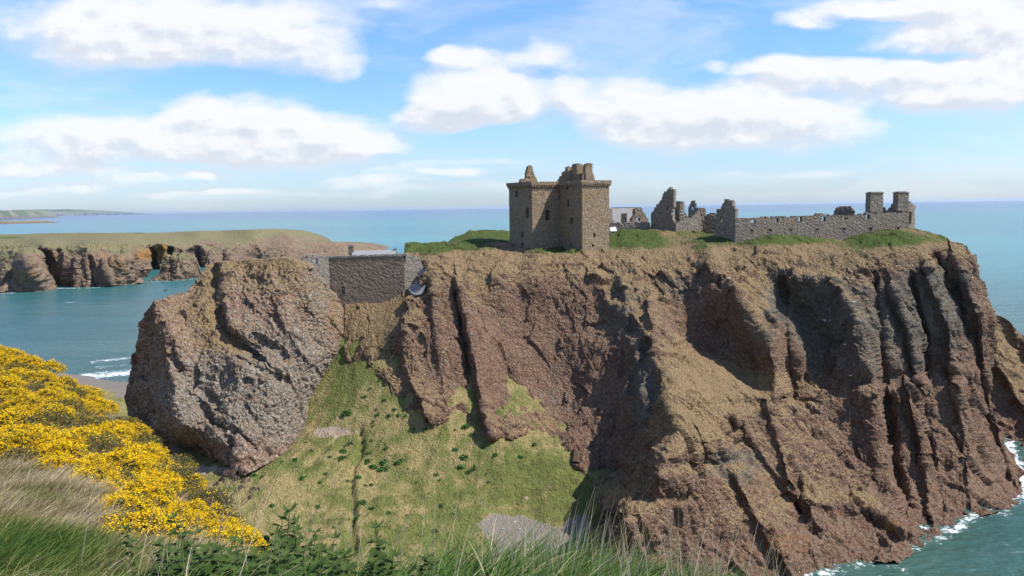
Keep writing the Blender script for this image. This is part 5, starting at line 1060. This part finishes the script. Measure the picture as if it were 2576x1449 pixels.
for (s0, x, y, rr_) in heads:
    e = up_(x, y+8, random.uniform(-.1, .1)); tube(V, F, CL, s0, e, .0034, .002, .65, bend=.012)
    for j in range(int(rr_*1.3)):
        a = random.uniform(0, 6.28); r_ = math.sqrt(random.random())*rr_*Yu/FPX; e2 = e+np.array([math.cos(a)*r_, math.sin(a)*r_, .028*(1-(r_/(rr_*Yu/FPX))**2)+random.uniform(0, .012)])
        tube(V, F, CL, e, e2, .0012, .0009, .5, 3)
        q_ = e2+np.random.normal(0, .006, (26, 3)); vv, ff = tiles(q_, None, .0042); Fh_ += [tuple(f_+len(Vh_)) for f_ in ff]; Vh_ += list(vv); Ch_ += [(random.uniform(0, .45), 0, 0, 1)]*len(vv)
mesh_obj('stem', V, F, M_umb, t_, True, np.array(CL)); mesh_obj('seed_heads', Vh_, Fh_, M_umb, t_, False, np.array(Ch_))

V = []; F = []; CL = []
for (x0, y0, x1, y1, Ys) in [(1425,1449,1497,1222,4.),(868,1440,893,1228,4.2),(955,1449,1040,1272,3.9),(985,1449,1026,1290,4.),(1130,1460,1187,1352,3.6),(838,1440,850,1300,4.1),(1262,1460,1266,1326,4.),(1568,1449,1604,1330,4.3),(1395,1449,1388,1318,4.2),(925,1440,905,1330,4.),(1660,1449,1672,1352,4.4),(500,1440,513,1310,4.4),(205,1400,226,1290,5.)]:
    tube(V, F, CL, PT(float(x0), float(y0)+20, Ys), PT(float(x1), float(y1), Ys+.1), .0028, .0010, .8, 4, bend=random.uniform(-.012, .012))
tag(mesh_obj('tall_grass_stalks', V, F, M_umb, None, True, np.array(CL)), 'single long bleached grass stalks standing up in front of the hollow', 'grass', None, 'stuff')

# ------------------------------------------------------------ leafy clumps in the hollow
M_dock = leaf_mat('dark leafy clump', [(.03, .08, .016), (.055, .14, .028), (.10, .20, .045)], .2)
def clump(k):
    rs_ = np.random.RandomState(200+k); t_ = empty('leafy_clump', (0, 0, 0), 'small dark green leafy clump on the grassy hollow', 'wild plant', 'leafy clumps dotting the grassy hollow')
    n = 260; u = rs_.normal(size=(n, 3)); u[:, 2] = np.abs(u[:, 2]); u /= np.linalg.norm(u, axis=1)[:, None]; C_ = u*rs_.uniform(.3, 1., n)[:, None]*np.array([.5, .5, .38])*(1+.3*perlin(u*2.+k))[:, None]
    np.random.seed(k); V, F = tiles(C_, u, rs_.uniform(.04, .11, n)); cl_ = np.zeros((len(V), 4)); cl_[:, 0] = np.repeat(rs_.rand(n), 4); mesh_obj('leaves', V, F, M_dock, t_, False, cl_); return t_
cpr = [clump(k) for k in range(4)]
zc = [(755,45,1.4),(425,113,1.),(405,200,1.),(360,195,.9),(232,320,1.3),(525,290,.9),(420,338,1.),(340,355,.7),(160,437,.9),(215,452,.7),(470,455,1.),(775,235,1.),(740,250,.8),(725,285,1.),(720,330,1.4),(870,215,.9),(905,215,.8),(870,255,.7),(890,295,1.),(820,450,1.),(750,475,.8),(865,500,.7),(905,500,.8),(1080,60,.9),(1125,65,1.),(1270,97,1.2),(1240,150,1.),(945,55,.9),(1020,58,.8),(1000,240,1.),(1000,270,1.2),(880,350,1.3),(915,385,1.3),(990,355,1.4),(985,400,1.3),(950,410,1.),(1075,360,1.2),(1100,340,.9),(1440,275,.9),(1495,320,1.2),(1610,265,1.),(1690,310,.9),(1565,390,1.1),(1525,420,.9),(1470,385,.9),(1640,430,.8),(1650,480,.8),(1195,440,.7),(1315,435,.8),(1340,465,.8),(1195,478,.7),(1415,685,.7),(1345,630,.8),(850,612,1.),(905,650,.9),(1010,675,.7),(1130,695,.7),(820,710,1.1),(565,640,1.),(580,485,.8),(615,430,.8),(275,630,.8),(540,560,.7),(670,770,.8),(1935,245,1.),(1850,320,1.),(1310,790,1.),(1500,130,1.1),(1545,180,.9),(1435,150,.8),(860,-60,1.),(905,-110,1.2),(960,-160,.9),(990,-40,.8),(940,20,.9),(1050,20,.7),(1180,145,.8),(920,100,.9),(915,125,.9),(1135,395,.6),(640,320,.6),(455,275,.7),(495,230,.7)]
for (zx, zy, s_) in zc:
    x, y = 575+zx*.3968, 1022.2+zy*.3968; d = D(x, y); tt = np.linspace(95, 170, 900); hzv = gh(d[0]*tt, tt, Pb[..., 2]); zz = EYE+d[2]*tt; w_ = np.nonzero(zz < hzv)[0]
    if len(w_) == 0: continue
    Yc_ = tt[w_[0]]; place(random.choice(cpr), (d[0]*Yc_, Yc_, zz[w_[0]]-.1), random.uniform(0, 6.28), s_*random.uniform(1.1, 1.6))

# stones lying on the little beach
n = 5000; X = rng.uniform(-40, 22, n); Yg = rng.uniform(96, 130, n); Z_ = gh(X, Yg, Pb[..., 2]); bm = gh(X, Yg, beach); k = bm > .5; X, Yg, Z_ = X[k], Yg[k], Z_[k]; n = len(X)
ico = np.array([(0, 0, .6), (.9, 0, .1), (.25, .8, .15), (-.8, .45, 0), (-.7, -.6, .1), (.3, -.9, .05), (0, 0, -.5)]); icf = np.array([(0, 1, 2, 2), (0, 2, 3, 3), (0, 3, 4, 4), (0, 4, 5, 5), (0, 5, 1, 1), (6, 2, 1, 1), (6, 3, 2, 2), (6, 4, 3, 3), (6, 5, 4, 4), (6, 1, 5, 5)])[:, :3]
s_ = (rng.pareto(2.6, n)*.07+.07).clip(0, .5); V = ico[None]*s_[:, None, None]*rng.uniform(.7, 1.3, (n, 7, 3))+np.stack([X, Yg, Z_], 1)[:, None]
F = (icf[None]+(np.arange(n)*7)[:, None, None]).reshape(-1, 3); cl_ = np.zeros((n, 7, 4)); cl_[..., 0] = rng.rand(n)[:, None]
M_peb = leaf_mat('beach stones', [(.12, .085, .075), (.24, .18, .155), (.36, .31, .28), (.5, .46, .42)], 0.)
tag(mesh_obj('beach_stones', V.reshape(-1, 3), F, M_peb, None, False, cl_.reshape(-1, 4)), 'grey brown stones strewn over the small beach below the spur', 'stones', None, 'stuff')

# ------------------------------------------------------------ gulls
M_white = leaf_mat('white feathers', [(.25, .26, .28), (.8, .8, .8)], 0.); M_bk = leaf_mat('dark feathers', [(.02, .02, .02), (.3, .3, .3)], 0.)
def ball(V, F, CL, c_, r3, cv_, n=10, m_=8):
    b = len(V)
    for i in range(m_+1):
        for j in range(n):
            th = math.pi*i/m_; V.append((c_[0]+r3[0]*math.cos(th), c_[1]+r3[1]*math.sin(th)*math.cos(j*6.283/n), c_[2]+r3[2]*math.sin(th)*math.sin(j*6.283/n))); CL.append((cv_, 0, 0, 1))
    for i in range(m_):
        for j in range(n): F.append((b+i*n+j, b+i*n+(j+1) % n, b+(i+1)*n+(j+1) % n, b+(i+1)*n+j))
def gull(flying, label, group, dark=False):
    t_ = empty('gull', (0, 0, 0), label, 'gull', group); V, F, CL = [], [], []; c0 = .1 if dark else 1.
    ball(V, F, CL, (0, 0, 0), (.24, .085, .085), c0); ball(V, F, CL, (.25, 0, .08), (.075, .05, .055), c0); ball(V, F, CL, (-.26, 0, .0), (.12, .045, .02), c0)
    mesh_obj('body', V, F, M_bk if dark else M_white, t_, True, np.array(CL)); V, F, CL = [], [], []
    ball(V, F, CL, (.35, 0, .07), (.05, .012, .014), .6, 6, 4); mesh_obj('beak', V, F, M_umb, t_, True, np.array(CL))
    for s_ in (-1, 1):
        V, F = [], []; prof = [(0, .14, 0), (.22, .15, .10), (.42, .12, .13), (.62, .05, .06), (.72, .01, 0)] if flying else [(.0, .10, .02), (.02, .10, -.02), (.03, .05, -.04)]
        for (y_, w_, z_) in prof:
            xo = 0 if flying else -.08
            V += [(w_-y_*.15+xo, s_*(y_+.05), z_+.03), (-w_-y_*.25+xo*1.6, s_*(y_+.05), z_+.02), (-w_-y_*.25+xo*1.6, s_*(y_+.05), z_+.005), (w_-y_*.15+xo, s_*(y_+.05), z_+.01)]
        for i in range(len(prof)-1): F += [(i*4+j, i*4+(j+1) % 4, i*4+4+(j+1) % 4, i*4+4+j) for j in range(4)]
        mesh_obj('wing', V, F, M_bk if dark else M_white, t_, False, np.tile([.1 if dark else .25, 0, 0, 1], (len(V), 1)))
    return t_
gf = gull(True, 'dark bird gliding over the bay left of the sea stack', None, True); gf.location = PT(416., 731., 150.); gf.scale = (1.1,)*3; gf.rotation_euler = (.15, 0, .3)
gpz = gull(False, 'white gull perched on a ledge of the right hand cliffs', 'gulls perched on the right hand cliffs')
Pm_, _m = SHM; ax_, ay_ = PROJ(Pm_.reshape(-1, 3))
for i, (zx, zy) in enumerate([(735,308),(1775,235),(1330,575),(1365,570),(1450,725),(1490,925),(1255,1080),(1520,455),(2255,305)]):
    x, y = (2400+zx*.6335)/1.5652, (900+zy*.6335)/1.5652; d2 = (ax_-x)**2+(ay_-y)**2; c_ = np.nonzero(d2 < 9)[0]; j = c_[np.argmin(Pm_.reshape(-1, 3)[c_, 1])] if len(c_) else np.argmin(d2)
    place(gpz, tuple(Pm_.reshape(-1, 3)[j]+np.array([0, -.25, .18])), i*1.3, 1.15)

# ------------------------------------------------------------ sea air
bpy.ops.mesh.primitive_cube_add(size=1, location=(0, 44000, 66)); hz = bpy.context.object; hz.name = 'haze'; hz.scale = (142000, 94000, 146); hz['kind'] = 'stuff'; hz['label'] = 'thin sea haze'
m = bpy.data.materials.new('sea air'); m.use_nodes = True; t = NT(m.node_tree); t.n.clear()
v = t.new('ShaderNodeVolumePrincipled', {'Color': (.70, .84, 1., 1), 'Density': 1.6e-5, 'Anisotropy': .2}); o = t.new('ShaderNodeOutputMaterial'); t.l.new(v.outputs[0], o.inputs['Volume']); hz.data.materials.append(m)
sc.cycles.volume_bounces = 0
